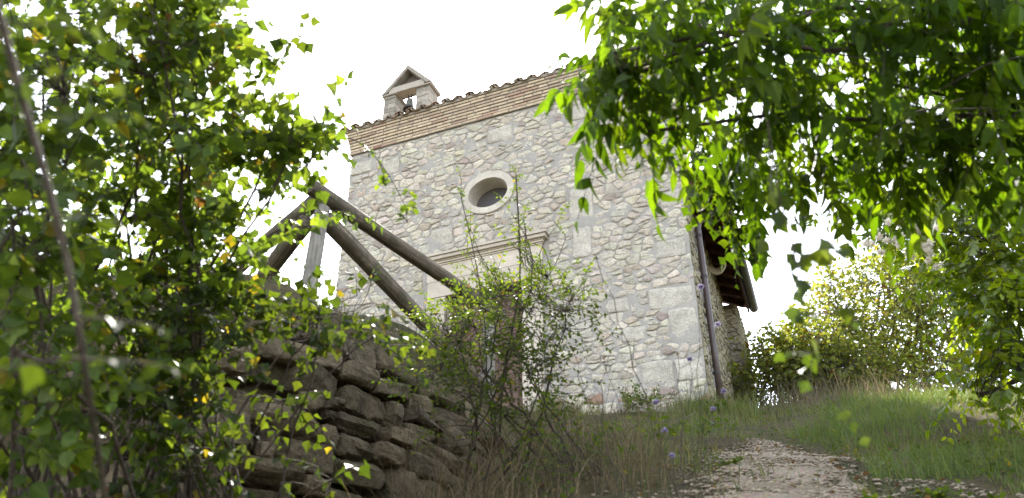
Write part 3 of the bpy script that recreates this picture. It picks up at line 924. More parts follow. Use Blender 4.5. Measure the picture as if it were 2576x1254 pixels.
class Twigs:
    def __init__(s): s.P, s.L, s.n = [], [], 0
    def add(s, paths, r0, r1, sides=4):
        paths = np.asarray(paths, float); n, k = paths.shape[:2]
        t = nrm(np.gradient(paths, axis=1))
        ref = np.where((np.abs(t[..., 2:3]) > .85), np.array([1.0, 0, 0]), np.array([0, 0, 1.0]))
        a = nrm(np.cross(t, ref)); b = np.cross(t, a)
        r0, r1 = np.broadcast_to(r0, (n,)), np.broadcast_to(r1, (n,))
        r = r0[:, None] + (r1 - r0)[:, None] * np.linspace(0, 1, k)[None]
        ang = np.linspace(0, 2 * np.pi, sides, endpoint=False)
        V = paths[:, :, None] + r[..., None, None] * (np.cos(ang)[:, None] * a[:, :, None] + np.sin(ang)[:, None] * b[:, :, None])
        i = np.arange(k - 1)[:, None]; j = np.arange(sides)[None]; j2 = (j + 1) % sides
        q = np.stack(np.broadcast_arrays(i * sides + j, i * sides + j2, (i + 1) * sides + j2, (i + 1) * sides + j), -1).reshape(-1)
        L = (q[None] + (np.arange(n) * k * sides)[:, None]).ravel() + s.n
        s.P.append(V.reshape(-1, 3)); s.L.append(L); s.n += n * k * sides
    def build(s, name, mat, parent, origin, col=(.07, .075, .035)):
        V = np.concatenate(s.P); L = np.concatenate(s.L); m = len(L) // 4
        return link(name, mesh_np(name, V - np.asarray(origin), L, np.arange(m) * 4, np.full(m, 4), np.array(col), True), mat, parent)

GREENS = np.array([(.05, .088, .015), (.06, .10, .016), (.074, .116, .018), (.042, .074, .014), (.09, .13, .022)])
def leafcol(rng, n, yellow=.05, pal=GREENS, bright=1.0):
    c = pal[rng.integers(len(pal), size=n)] * rng.uniform(.75, 1.25, (n, 1)) * bright
    y = rng.random(n) < yellow * .6
    c[y] = np.array([.17, .15, .02]) * rng.uniform(.6, 1.2, (y.sum(), 1))
    b = rng.random(n) < yellow * .08
    c[b] = np.array([.10, .055, .025])
    return c

def sprigs(F, Tw, rng, base, dirs, length, nl, size, opposite=False, droop=.25, hang=.3, spread=55, yellow=.05, pal=GREENS, bright=1.0, r0=.0022, planeup=True, per_col=False):
    """Leafy shoots: a stalk per base point, leaves alternately (or in pairs) along it. All arrays at once."""
    base = np.asarray(base, float); n = len(base); dirs = nrm(dirs)
    length = np.broadcast_to(length, (n,)) * rng.uniform(.7, 1.25, n)
    up = np.array([0, 0, 1.0]) + rng.normal(size=(n, 3)) * (.35 if planeup else 1.0)
    pn = nrm(up - (up * dirs).sum(-1, keepdims=True) * dirs)
    tt = np.linspace(0, 1, 6)
    def at(t):
        t = np.asarray(t)
        return base[:, None] + dirs[:, None] * length[:, None, None] * t[..., None] - np.array([0, 0, 1.0]) * (length[:, None] * droop * t ** 2)[..., None]
    Tw.add(at(np.broadcast_to(tt, (n, 6))), r0, r0 * .35)
    m = nl * (2 if opposite else 1) + 1
    i = np.arange(m)
    if opposite: t = np.where(i == m - 1, 1.0, .12 + .86 * (i // 2) / nl)
    else: t = .06 + .94 * i / (m - 1)
    t = np.broadcast_to(t, (n, m)) + (0 if opposite else 1) * rng.normal(size=(n, m)) * .02
    pos = at(t)
    tan = nrm(dirs[:, None] - np.array([0, 0, 1.0]) * (2 * droop * t)[..., None])
    sg = np.where(i % 2 == 0, 1, -1); ang = np.radians(spread + rng.normal(size=(n, m)) * 14); ang[:, -1] = rng.normal(size=n) * .2
    side = np.cross(pn[:, None], tan)
    X = tan * np.cos(ang)[..., None] + side * (np.sin(ang) * sg)[..., None] + rng.normal(size=(n, m, 3)) * .14
    X = nrm(X); X[..., 2] -= hang * (1 + rng.normal(size=(n, m)) * .4); X = nrm(X)
    Zn = pn[:, None] + rng.normal(size=(n, m, 3)) * .5
    sz = size * rng.uniform(.5, 1.25, (n, m)) * (1 - .35 * np.abs(t - .5))
    if per_col:
        col = np.repeat(leafcol(rng, n, yellow, pal, bright)[:, None], m, 1) * rng.uniform(.85, 1.15, (n, m, 1))
    else:
        col = leafcol(rng, n * m, yellow, pal, bright)
    F.add(pos, X, Zn, sz, col)

def ball(rng, n, shell=.0):
    v = nrm(rng.normal(size=(n, 3))); r = rng.random(n) ** (1 / 3)
    return v * (shell + (1 - shell) * r)[:, None]

def blobs(rng, ell, total):
    """Sample shoots inside a crown made of lobes (px, py, rx, ry, distance, depth radius, weight)."""
    w = np.array([e[6] for e in ell], float); w /= w.sum(); P, Cn = [], []
    for e, k in zip(ell, rng.multinomial(total, w)):
        b = ball(rng, k)
        P.append(W(e[0] + e[2] * b[:, 0], e[1] + e[3] * b[:, 1], e[4] + e[5] * b[:, 2])); Cn.append(np.repeat(W(e[0], e[1], e[4])[None], k, 0))
    return np.concatenate(P), np.concatenate(Cn)

def bend(rng, a, b, k=10, sag=.1, wob=.03):
    t = np.linspace(0, 1, k)[:, None]; L = np.linalg.norm(b - a)
    mid = (a + b) / 2 + np.array([0, 0, 1.0]) * L * sag + rng.normal(size=3) * L * .08
    p = (1 - t) ** 2 * a + 2 * t * (1 - t) * mid + t ** 2 * b
    w = rng.normal(size=(k, 3)) * wob * L * .3; w[0] = w[-1] = 0
    return p + w

def shrub(name, label, cat, origin, ell, n, tmpl, mat, rng, leaf=.045, nl=8, length=.22, stems=8, stem_r=.012, bases=None, out=.5, upw=.25, group=None,
          trunk_name="branches", crown_name="foliage", back=None, connect=True, twig_mat="bark", kw=None, sag=.1):
    kw = kw or {}
    P, Cn = blobs(rng, ell, n)
    root = tag(empty(name, origin), label, cat, group)
    Tw, F = Twigs(), Foliage(tmpl)
    bases = [origin] if bases is None else [np.asarray(b, float) for b in bases]
    paths = []
    for i in range(stems):
        b = bases[i % len(bases)] + rng.normal(size=3) * (.05, .05, 0)
        paths.append(bend(rng, b, P[rng.integers(len(P))], 12, sag))
    paths = np.array(paths); Tw.add(paths, stem_r * rng.uniform(.7, 1.2, len(paths)), stem_r * .3, 6)
    nodes = paths[:, 2:].reshape(-1, 3)
    dirs = nrm(nrm(P - Cn) * out + rng.normal(size=P.shape) * .5 + np.array([0, 0, upw]))
    if connect:
        near = np.empty_like(P)
        for i0 in range(0, len(P), 400):
            d = ((P[i0:i0 + 400, None] - nodes[None]) ** 2).sum(-1); near[i0:i0 + 400] = nodes[d.argmin(1)]
        t = np.linspace(0, 1, 5)[None, :, None]; L = np.linalg.norm(P - near, axis=1)
        mid = (P + near) / 2 - dirs * (.2 * L)[:, None] + rng.normal(size=P.shape) * .04
        Tw.add((1 - t) ** 2 * near[:, None] + 2 * t * (1 - t) * mid[:, None] + t ** 2 * P[:, None], np.clip(.0015 + L * .0035, .0015, stem_r * .5), .0018)
    sprigs(F, Tw, rng, P, dirs, length, nl, leaf, **kw)
    Tw.build(trunk_name, M[twig_mat], root, origin)
    F.build(crown_name, M[mat], root, origin)
    return root, P

def gp(x, y): return np.array([x, y, float(G(x, y))])
RNG = lambda s: np.random.default_rng(s)

# ---- left thicket
shrub("shrub", "tall shrub of rounded green leaves spreading against the white sky beside the railing", "shrub", gp(-1.75, 3.55),
      [(330, 120, 250, 190, 3.3, .5, 3.2), (440, 130, 90, 130, 3.2, .35, 1.2), (440, 330, 200, 140, 3.3, .5, 2.8), (690, 360, 120, 85, 3.3, .2, 1.1), (790, 320, 45, 50, 3.3, .1, .18), (830, 390, 60, 30, 3.35, .1, .16), (580, 470, 140, 100, 3.4, .4, 1.7),
       (530, 620, 120, 110, 3.4, .4, 1.4), (740, 380, 50, 35, 3.3, .2, .25), (300, 600, 220, 220, 3.4, .5, 3.0), (500, 30, 50, 30, 3.2, .2, .3)],
      390, T_RHOMB, "leaf", RNG(101), .066, 8, .22, 16, .012, [gp(-1.9, 3.5), gp(-1.5, 3.65), gp(-1.2, 3.4)], kw=dict(yellow=.05, spread=60, hang=.35, bright=1.25))
shrub("shrub", "dark leafy thicket closing the left edge beside the blurred arching stem", "shrub", gp(-1.6, 2.6),
      [(80, 200, 160, 240, 2.9, .5, 2), (60, 520, 180, 220, 2.8, .5, 2.4), (90, 820, 190, 220, 2.7, .5, 2.4), (250, 1000, 200, 200, 2.9, .4, 1.6), (60, 1120, 150, 130, 2.6, .3, .8)],
      240, T_ROUND, "leaf", RNG(102), .06, 8, .2, 18, .011, [gp(-1.7, 2.6), gp(-1.3, 2.5), gp(-1.2, 3.0)], kw=dict(yellow=.04, bright=1.15, hang=.35))
shrub("bramble", "bramble with pale green leaves sprawling over the dry stone wall", "bramble", gp(-1.15, 3.2),
      [(440, 780, 190, 130, 3.3, .35, 2.2), (520, 850, 100, 70, 3.2, .3, 1.0), (800, 815, 130, 45, 3.3, .2, .6), (940, 850, 100, 40, 3.35, .15, .35), (400, 960, 110, 110, 3.2, .3, 1.2), (500, 1120, 70, 60, 3.1, .2, .3),
       (420, 1130, 160, 110, 3.1, .3, 1.0), (770, 1200, 80, 35, 3.0, .1, .14), (710, 1010, 90, 40, 3.3, .1, .2), (880, 760, 90, 30, 3.6, .15, .2)],
      230, T_RHOMB, "leaf", RNG(103), .055, 7, .2, 22, .008, [gp(-1.3, 3.2), gp(-.9, 3.1), gp(-1.6, 3.3), gp(-1.0, 3.5)], kw=dict(yellow=.04, bright=.62, hang=.4))
shrub("shrub", "yellowing sunlit shrub glimpsed behind the dark thicket", "shrub", gp(-3.6, 6.6),
      [(150, 250, 230, 200, 7.4, .7, 2), (330, 480, 260, 230, 7.0, .7, 2.4), (120, 650, 220, 230, 6.8, .7, 2.4), (420, 730, 200, 150, 6.6, .6, 1.6), (600, 560, 120, 120, 6.8, .4, .7), (200, 880, 250, 120, 6.4, .5, 1.5)],
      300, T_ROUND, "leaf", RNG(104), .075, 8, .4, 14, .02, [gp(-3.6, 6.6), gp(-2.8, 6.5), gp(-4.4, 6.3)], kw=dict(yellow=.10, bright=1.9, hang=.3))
# near arching stem, a hand's breadth from the lens
rng = RNG(105); o = gp(-.5, 1.0)
st = tag(empty("arching_stem", o), "thick grey-brown blurred stem arching down across the left edge", "stem")
Tw, F = Twigs(), Foliage(T_RHOMB)
ctl = [(-40, -120, 1.15), (5, 60, 1.15), (50, 230, 1.15), (110, 430, 1.15), (165, 640, 1.14), (205, 860, 1.13), (218, 960, 1.16), (250, 1150, 1.35), (300, 1500, 1.7)]
P = np.array([W(*c) for c in ctl])
tt = np.linspace(0, len(P) - 1, 30); PP = np.stack([np.interp(tt, np.arange(len(P)), P[:, i]) for i in range(3)], 1)
Tw.add(PP[None], .0048, .0035, 8)
bp = np.array([W(40, 200, 1.15), W(70, 310, 1.1), W(130, 540, 1.12), W(190, 800, 1.1), W(215, 905, 1.05), W(20, 60, 1.0), W(205, 900, 1.05)])
bd = np.array([(.6, .1, .15), (.8, -.1, .1), (.9, .1, .05), (.9, .2, .1), (.95, .2, .12), (.8, .1, .1), (-.7, -.1, -.1)])
sprigs(F, Tw, rng, bp, bd, .10, 3, .034, yellow=.0, hang=.3, droop=.15, bright=.55, r0=.0018)
Tw.build("stem", M["bark"], st, o); F.build("foliage", M["leaf"], st, o)
# shoot reaching in front of the chapel
def shoot(name, label, cat, ctl, d, tmpl, mat, seed, leaf, nsp, spl, nl, r=.003, kw=None, dirs=None, group=None):
    rng = RNG(seed); P = np.array([W(a, b, d if np.ndim(d) == 0 else d[i]) for i, (a, b) in enumerate(ctl)])
    o = P[0]; root = tag(empty(name, o), label, cat, group); Tw, F = Twigs(), Foliage(tmpl)
    k = 24; tt = np.linspace(0, len(P) - 1, k); PP = np.stack([np.interp(tt, np.arange(len(P)), P[:, i]) for i in range(3)], 1)
    PP[1:-1] = (PP[:-2] + 2 * PP[1:-1] + PP[2:]) / 4
    Tw.add(PP[None], r, r * .4, 6)
    ix = np.linspace(2, k - 1, nsp).astype(int); tan = nrm(np.gradient(PP, axis=0))[ix]
    dd = nrm(tan * .6 + rng.normal(size=(nsp, 3)) * .7)
    sprigs(F, Tw, rng, PP[ix], dd, spl, nl, leaf, **(kw or {}))
    Tw.build("stem", M["bark"], root, o); F.build("foliage", M[mat], root, o)
    return root
shoot("leafy_shoot", "thin shoot with round leaves hanging in front of the chapel's brick cornice corner", "shoot", [(640, 420), (780, 360), (880, 345), (930, 375), (985, 450), (1020, 520), (1025, 560)], 3.4, T_ROUND, "leaf", 110, .043, 12, .08, 4, .003, dict(yellow=.02, bright=1.2))
shoot("leafy_shoot", "sparse silhouetted shoot reaching up into the white sky", "shoot", [(560, 330), (640, 250), (690, 180), (725, 120), (752, 60)], 3.3, T_RHOMB, "leaf", 111, .058, 11, .05, 3, .0026, dict(yellow=.0, bright=.7))
shoot("leafy_shoot", "upright shoot with reddish stem rising past the shrub's crown into the sky", "shoot", [(340, 560), (345, 380), (362, 230), (378, 110), (390, 10), (395, -60)], 3.1, T_RHOMB, "leaf", 112, .05, 10, .2, 5, .005, dict(yellow=.08, bright=1.2))
shoot("leafy_shoot", "fresh green shoot crossing the railing's corner post", "shoot", [(560, 660), (680, 590), (770, 540), (850, 530), (915, 545)], 3.9, T_RHOMB, "leaf", 113, .055, 11, .1, 4, .003, dict(yellow=.02, bright=1.25))

# ---- thin plum-like shrub in front of the doorway
shrub("thorn_shrub", "thin thorny shrub with small leaves and dark stems before the chapel doorway", "shrub", gp(.0, 4.3),
      [(1250, 830, 170, 130, 4.4, .4, 3.0), (1330, 760, 130, 110, 4.4, .3, 1.6), (1130, 850, 110, 90, 4.5, .3, 1.4), (1310, 600, 30, 90, 4.4, .12, .12), (1190, 640, 30, 70, 4.4, .12, .1), (1400, 620, 60, 60, 4.4, .15, .15), (1400, 740, 90, 60, 4.3, .2, .8),
       (1200, 960, 190, 80, 4.3, .35, 1.7), (1330, 1000, 150, 120, 4.2, .3, 1.2), (1460, 800, 50, 60, 4.4, .15, .25), (1170, 1080, 110, 110, 4.2, .2, .5), (1430, 1150, 150, 90, 4.0, .3, .7)],
      600, T_SMALL, "leaf", RNG(120), .03, 9, .17, 16, .0085, [gp(-.05, 4.3), gp(.15, 4.2), gp(-.25, 4.35), gp(.35, 4.2)], kw=dict(yellow=.05, bright=1.0, r0=.0014, hang=.15), upw=.5, sag=.05)
shoot("leafy_shoot", "straight dark-stemmed shoot standing in front of the oval window's right side", "shoot", [(1255, 1150), (1262, 960), (1295, 800), (1310, 680), (1305, 560), (1300, 480), (1298, 440)], 4.4, T_SMALL, "leaf", 121, .03, 22, .07, 5, .007, dict(yellow=.05, r0=.0012, bright=.85))
shoot("leafy_shoot", "slender bare-footed shoot rising below the oval window's left edge", "shoot", [(1225, 1000), (1222, 830), (1205, 700), (1180, 580), (1160, 500), (1160, 455)], 4.4, T_SMALL, "leaf", 122, .03, 14, .07, 4, .004, dict(yellow=.05, r0=.0012, bright=.85))

# ---- right-hand tree with drooping compound leaves
PAL_R = np.array([(.036, .075, .005), (.048, .09, .006), (.030, .062, .005), (.06, .10, .008)])
o = gp(4.6, 2.6)
shrub("compound_leaf_tree", "big overhanging tree with long drooping pointed leaflets filling the upper right", "tree", o,
      [(1600, 90, 130, 110, 2.9, .15, 1.0), (1760, 130, 150, 150, 3.0, .18, 1.4), (1680, 240, 110, 100, 2.9, .15, .6), (1900, 180, 150, 190, 3.2, .2, 1.6), (2080, 200, 170, 210, 3.4, .45, 2.3), (2280, 230, 190, 230, 3.4, .5, 2.8),
       (2480, 220, 170, 240, 3.3, .5, 2.6), (1900, 30, 300, 90, 3.2, .5, 1.6), (2350, 20, 300, 90, 3.5, .6, 3.4), (2480, 130, 120, 120, 3.8, .5, 1.6), (2230, 340, 130, 80, 3.5, .3, .8), (1500, 30, 70, 60, 2.9, .15, .35), (2470, 330, 130, 90, 3.4, .4, .9), (1560, 170, 50, 80, 2.7, .12, .55), (1510, 70, 50, 70, 2.8, .1, .4), (2780, 180, 220, 260, 3.7, .6, 3.2), (2300, -170, 450, 120, 3.7, .6, 3.4), (1610, 300, 60, 50, 2.8, .12, .35), (1960, 360, 110, 100, 3.3, .3, .6)],
      500, T_LANCE, "gloss", RNG(130), .108, 6, .27, 16, .019, [o], kw=dict(opposite=True, yellow=0, pal=PAL_R, bright=1.4, hang=1.1, droop=.3, spread=65, per_col=True), upw=-.15, trunk_name="trunk", crown_name="crown", sag=.3)
o2 = gp(6.4, 5.6)
shrub("sunlit_tree", "sunlit tree with small bright oval leaflets behind the drooping branches", "tree", o2,
      [(2440, 520, 160, 110, 6.6, .5, 2.0), (2200, 520, 90, 80, 6.8, .4, .7), (2320, 560, 140, 90, 6.8, .5, 1.3), (2480, 680, 130, 140, 6.3, .5, 2.2), (2560, 830, 90, 150, 6.0, .4, 1.8), (2470, 790, 50, 90, 6.3, .3, .5), (2510, 960, 80, 70, 5.9, .3, .7), (2760, 700, 170, 330, 6.2, .7, 3.0), (2130, 480, 60, 50, 6.9, .3, .3), (2400, 400, 200, 80, 7.0, .3, .7), (2060, 500, 40, 40, 6.9, .2, .15)],
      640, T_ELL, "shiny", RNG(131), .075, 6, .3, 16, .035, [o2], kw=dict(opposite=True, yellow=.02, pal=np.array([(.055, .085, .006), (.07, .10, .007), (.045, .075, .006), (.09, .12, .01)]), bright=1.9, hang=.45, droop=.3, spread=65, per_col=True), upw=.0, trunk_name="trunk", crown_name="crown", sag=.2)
# ---- climber on the chapel's side eave and hanging shoots
shrub("climbing_vine", "vine of ivy-like leaves hanging beside the chapel's gutter", "vine", W(1830, 330, 4.0),
      [(1790, 400, 60, 70, 4.0, .15, .9), (1850, 480, 55, 90, 4.0, .15, 1.2), (1870, 590, 35, 60, 4.0, .1, .5), (1930, 420, 60, 60, 4.0, .15, .6), (1760, 330, 50, 50, 4.0, .1, .5)],
      110, T_RHOMB, "gloss", RNG(140), .06, 5, .12, 8, .004, None, kw=dict(yellow=.02, hang=.8, pal=PAL_R, bright=.9), upw=-.5, sag=0)
shoot("hanging_shoot", "long blurred shoot with dark leaves dangling against the blue sky", "shoot", [(1930, 300), (1950, 430), (1975, 560), (2000, 640), (2010, 690)], 1.9, T_RHOMB, "leaf", 141, .05, 9, .07, 2, .0016, dict(yellow=0, bright=.7, hang=.7))
shoot("hanging_shoot", "blurred shoot with grey-green leaves dangling in front of the distant shrubs", "shoot", [(2080, 560), (2090, 680), (2085, 780), (2060, 850), (2050, 900), (2090, 1000)], 1.7, T_RHOMB, "leaf", 142, .04, 6, .06, 3, .0014, dict(yellow=0, bright=.8, hang=.6))

# ---- shrubs on the crest behind
PAL_B = np.array([(.13, .175, .04), (.16, .20, .05), (.11, .15, .034), (.19, .215, .06)])
for (x, y, lab, ell, sd, n) in (
    (7.2, 15.5, "open bushy tree with many thin bare stems on the crest behind the chapel", [(2180, 780, 150, 130, 16, 1.2, 3), (2260, 700, 120, 90, 16.5, 1, 1.6), (2100, 870, 120, 90, 15.5, 1, 1.6), (2300, 850, 120, 110, 16, 1, 2), (2100, 975, 150, 30, 14.8, .6, 1.6)], 150, 820),
    (9.5, 15.5, "yellow-green bushy tree under the sunlit foliage on the crest", [(2360, 700, 110, 110, 17, 1.2, 2), (2420, 830, 120, 110, 16.5, 1.2, 2), (2340, 920, 120, 60, 16, 1, 1), (2250, 965, 230, 35, 15, .8, 2.6)], 151, 520),
    (4.9, 13.8, "low dark bush beside the chapel's rear corner", [(1960, 930, 80, 60, 14.5, .6, 1.4), (2050, 890, 90, 70, 14.5, .7, 1.6), (1930, 980, 70, 40, 14, .5, .8), (2120, 940, 90, 50, 14.2, .6, 1.2)], 152, 560)):
    og = gp(x, y)
    shrub("crest_shrub", lab, "shrub", og, ell, n, T_SMALL, "dull", RNG(sd), .12, 8, .55, 26, .03, [og + np.array([dx, dy, 0]) for dx, dy in ((0, 0), (.7, .3), (-.6, .2), (1.1, -.2), (-1.0, 0))],
          kw=dict(yellow=.10, pal=PAL_B, r0=.006), upw=.6, sag=.03)

shrub("low_bush", "small dark green bush at the foot of the downpipe corner", "bush", gp(2.55, 9.35), [(1800, 1050, 50, 30, 10.2, .25, 1), (1850, 1060, 60, 25, 10.3, .25, 1)], 130, T_SMALL, "dull", RNG(155), .06, 7, .18, 8, .006, None,
      kw=dict(yellow=.04, r0=.002), upw=.6, sag=.03)
shrub("low_bush", "pale feathery green plant growing against the chapel's front wall", "bush", gp(1.3, 9.6), [(1610, 1020, 45, 40, 10.3, .2, 1)], 60, T_SMALL, "leaf", RNG(156), .05, 8, .2, 6, .004, None,
      kw=dict(yellow=.04, r0=.002, bright=1.3), upw=.9, sag=.03)
# ---- white seed heads of the climber in the sunlit tree
rng = RNG(160)
so = W(2330, 590, 6.0)
Fs = Foliage(T_SMALL)
cs_ = [(2230, 590), (2250, 570), (2275, 600), (2310, 580), (2330, 610), (2300, 640), (2330, 660), (2205, 630), (2360, 570), (2345, 640), (2290, 560)]
for (a, b) in cs_:
    for q in range(3):
        c = W(a + rng.normal() * 14, b + rng.normal() * 12, 6.1 + rng.normal() * .1); v = nrm(rng.normal(size=(26, 3)))
        Fs.add(np.repeat(c[None], 26, 0), v, rng.normal(size=(26, 3)), np.full(26, .034), np.tile(np.array([.82, .77, .72]), (26, 1)))
cl = Fs.build("clematis_vine", M["cottonwool"], None, so); cl.location = so
tag(cl, "fluffy white seed heads of a climber over the sunlit tree", "vine")

# ------------------------------------------------------------------ grass, straw, gravel
def blades(name, label, n, sampler, hmin, hmax, wid, mat, cols, seed, lean=.35):
    rng = RNG(seed); xy = sampler(rng, n); n = len(xy)
    b = np.stack([xy[:, 0], xy[:, 1], G(xy[:, 0], xy[:, 1]) - .01], -1)
    h = rng.uniform(hmin, hmax, n) * rng.uniform(.6, 1.1, n) * np.clip(1 + 1.1 * fbm(np.stack([xy[:, 0], xy[:, 1], 0 * xy[:, 0]], -1), seed, 2.3, 3), .35, 1.8); a = rng.uniform(0, 2 * np.pi, n); w = wid * rng.uniform(.6, 1.3, n)
    sd = np.stack([np.cos(a), np.sin(a), 0 * a], -1); ln = nrm(rng.normal(size=(n, 3)) * (1, 1, 0)) * (h * lean * rng.uniform(.2, 1.6, n))[:, None]
    V = np.empty((n, 7, 3))
    for i, (t, ww) in enumerate(((0, 1), (.4, .8), (.75, .5))):
        c = b + ln * (t ** 2) + np.array([0, 0, 1.0]) * (h * (t - .18 * t * t))[:, None]
        V[:, 2 * i] = c - sd * (w * ww)[:, None]; V[:, 2 * i + 1] = c + sd * (w * ww)[:, None]
    V[:, 6] = b + ln + np.array([0, 0, 1.0]) * (h * .82)[:, None]
    tl = np.array([0, 1, 3, 2, 2, 3, 5, 4, 4, 5, 6]); tt = np.array([4, 4, 3])
    L = (tl[None] + (np.arange(n) * 7)[:, None]).ravel(); T = np.tile(tt, n)
    col = np.asarray(cols)[rng.integers(len(cols), size=n)] * rng.uniform(.7, 1.25, (n, 1))
    me = mesh_np(name, V.reshape(-1, 3), L, np.concatenate([[0], np.cumsum(T)[:-1]]), T, np.repeat(col, 7, 0))
    return tag(link(name, me, M[mat]), label, name.replace("_", " "), kind="stuff")

def on_path(x, y, m=1.0): return np.abs(x - path_mid(y)) < path_half(y) * m
def clumpy(rng, x, y, f, thr, seed):
    return fbm(np.stack([x, y, 0 * x], -1), seed, f, 2) > thr
def s_grass(rng, n):
    x = rng.uniform(-.2, 6.5, n); y = 2.6 + 9.4 * rng.random(n) ** 1.3
    k = (~on_path(x, y, .8) | (rng.random(n) < .12)) & (wall_dist(x, y) < -.1)
    k &= clumpy(rng, x, y, 1.6, -.25, 4) | (x > path_mid(y) + .9)
    return np.stack([x, y], -1)[k]
def s_bank(rng, n):
    x = rng.uniform(1.2, 5.5, n); y = rng.uniform(3.4, 8.5, n); k = (x > path_mid(y) + path_half(y) * .8 + .1 + .5 * (y < 3.8)) & clumpy(rng, x, y, 1.1, -.05, 6)
    return np.stack([x, y], -1)[k]
GR = [(.085, .12, .03), (.105, .14, .035), (.135, .155, .05), (.17, .15, .07)]
blades("grass", "short green grass on the slope around the gravel path", 34000, s_grass, .05, .16, .0028, "grass", GR, 201)
blades("grass", "taller tufted green grass on the bank right of the path", 26000, s_bank, .09, .22, .0026, "grass", [(.085, .14, .028), (.105, .165, .034), (.125, .17, .042)], 202, .5)
def s_foot(rng, n):
    s_ = rng.uniform(-.6, 4.2, n); q = rng.random(n) ** 1.6 * 1.0 + .03; p = C0[None, :2] + D[None, :2] * s_[:, None] + N[None, :2] * q[:, None]
    return p[clumpy(rng, p[:, 0], p[:, 1], 2.4, -.1, 31)]
blades("grass", "rank grass along the foot of the chapel's front wall", 7000, s_foot, .1, .34, .003, "grass", GR, 206, .4)
def s_straw(rng, n):
    x = rng.uniform(-.6, 1.6, n); y = rng.uniform(3.2, 9.0, n)
    k = (wall_dist(x, y) < -.02) & ~on_path(x, y, 1.0) & (x < path_mid(y) - path_half(y) + .1) & clumpy(rng, x, y, 1.8, -.12, 8)
    return np.stack([x, y], -1)[k]
blades("dry_grass", "tan dry grass stalks standing below the thorn shrub", 3000, s_straw, .1, .3, .0018, "straw", [(.20, .155, .10), (.15, .115, .075), (.25, .2, .135), (.07, .085, .03), (.08, .10, .03)], 203, .3)
def s_straw3(rng, n):
    x = rng.uniform(-.75, .75, n); y = rng.uniform(3.3, 5.2, n); k = (wall_dist(x, y) < -.04) & (x < path_mid(y) - path_half(y) - .05)
    return np.stack([x, y], -1)[k]
blades("dry_grass", "tangled brown dead stems beside the end of the dry stone wall", 1900, s_straw3, .15, .55, .002, "straw", [(.16, .12, .08), (.11, .085, .055), (.2, .16, .11), (.07, .07, .03)], 205, .6)
def s_ter(rng, n):
    x = rng.uniform(-3.4, .3, n); y = rng.uniform(4.2, 7.0, n); d = wall_dist(x, y); k = (d > .02) & (d < 1.5) & clumpy(rng, x, y, 2.6, -.3, 41)
    return np.stack([x, y], -1)[k]
blades("dry_grass", "short dry grass and stems on the earth behind the railing", 9000, s_ter, .03, .13, .0025, "straw", [(.14, .115, .075), (.10, .08, .055), (.18, .15, .10), (.07, .085, .03)], 207, .8)
def s_straw2(rng, n):
    x = rng.uniform(2.6, 8.5, n); y = rng.uniform(8.8, 14, n); return np.stack([x, y], -1)
blades("dry_grass", "brown dry weeds along the crest right of the chapel", 7000, s_straw2, .12, .4, .004, "straw", [(.15, .12, .085), (.12, .095, .065), (.17, .145, .10), (.07, .085, .035)], 204, .35)

def rocks(name, label, n, smin, smax, sampler, seed, kind=None):
    rng = RNG(seed); xy = sampler(rng, n); n = len(xy); mb = MB()
    base = np.array([(x, y, z) for x in (-1, 1) for y in (-1, 1) for z in (-1, 1)], float)
    oct_ = np.array([(1, 0, 0), (.4, .8, 0), (-.5, .75, .1), (-1, 0, 0), (-.5, -.8, 0), (.5, -.75, .1), (.35, .1, .7), (-.3, -.1, .75), (0, 0, -.6)], float)
    F = [(0, 1, 6), (1, 2, 7, 6), (2, 3, 7), (3, 4, 7), (4, 5, 6, 7), (5, 0, 6), (1, 0, 8), (2, 1, 8), (3, 2, 8), (4, 3, 8), (5, 4, 8), (0, 5, 8)]
    zz = G(xy[:, 0], xy[:, 1])
    for i in range(n):
        s_ = smin * (smax / smin) ** (rng.random() ** 3.2); a = rng.uniform(0, 6.28)
        v = oct_ * (1 + rng.normal(size=(9, 3)) * .16) * (s_, s_ * rng.uniform(.6, 1), s_ * rng.uniform(.5, .85))
        R = np.array([(math.cos(a), -math.sin(a), 0), (math.sin(a), math.cos(a), 0), (0, 0, 1)])
        mb.add(v @ R.T + (xy[i, 0], xy[i, 1], zz[i] + s_ * .12 + .004), F, np.array([.37, .305, .23]) * rng.uniform(.65, 1.2))
    return tag(mb.build(name, M["gravel"]), label, "gravel", kind="stuff")
def s_path(rng, n):
    y = 2.6 + 3.4 * rng.random(n); t = rng.normal(size=n) * .55; x = path_mid(y) + t * path_half(y); return np.stack([x, y], -1)
rocks("gravel", "loose pale gravel scattered over the path", 11000, .004, .02, s_path, 210)

def s_apron(rng, n):
    y = rng.uniform(2.6, 4.2, n); x = path_mid(y) + rng.uniform(.2, 1.7, n); k = clumpy(rng, x, y, 2.0, .08, 14); return np.stack([x, y], -1)[k]
rocks("gravel", "patchy loose stones on the bare earth beside the path", 3500, .004, .022, s_apron, 211)
# low weeds spreading over the slope
rng = RNG(230); n = 1500
x = rng.uniform(-.5, 5.5, n); y = rng.uniform(3.0, 9.6, n)
k = clumpy(rng, x, y, 1.5, .1, 21) & ~on_path(x, y, .75) & (wall_dist(x, y) < -.05); x, y = x[k], y[k]; n = len(x)
F, Tw = Foliage(T_ELL), Twigs()
sprigs(F, Tw, rng, np.stack([x, y, G(x, y)], -1), rng.normal(size=(n, 3)) * (.6, .6, .2) + (0, 0, .9), rng.uniform(.06, .2, n), 4, .032, yellow=.04, hang=.1, bright=.9, droop=.1, r0=.0012)
ob = F.build("ground_cover", M["leaf"], None, (0, 0, 0)); tag(ob, "low leafy weeds spreading in patches over the slope", "ground cover", kind="stuff")
rng = RNG(240); n = 320
y = rng.uniform(2.8, 6.0, n); x = path_mid(y) + rng.normal(size=n) * .8; k = wall_dist(x, y) < -.05; x, y = x[k], y[k]; n = len(x)
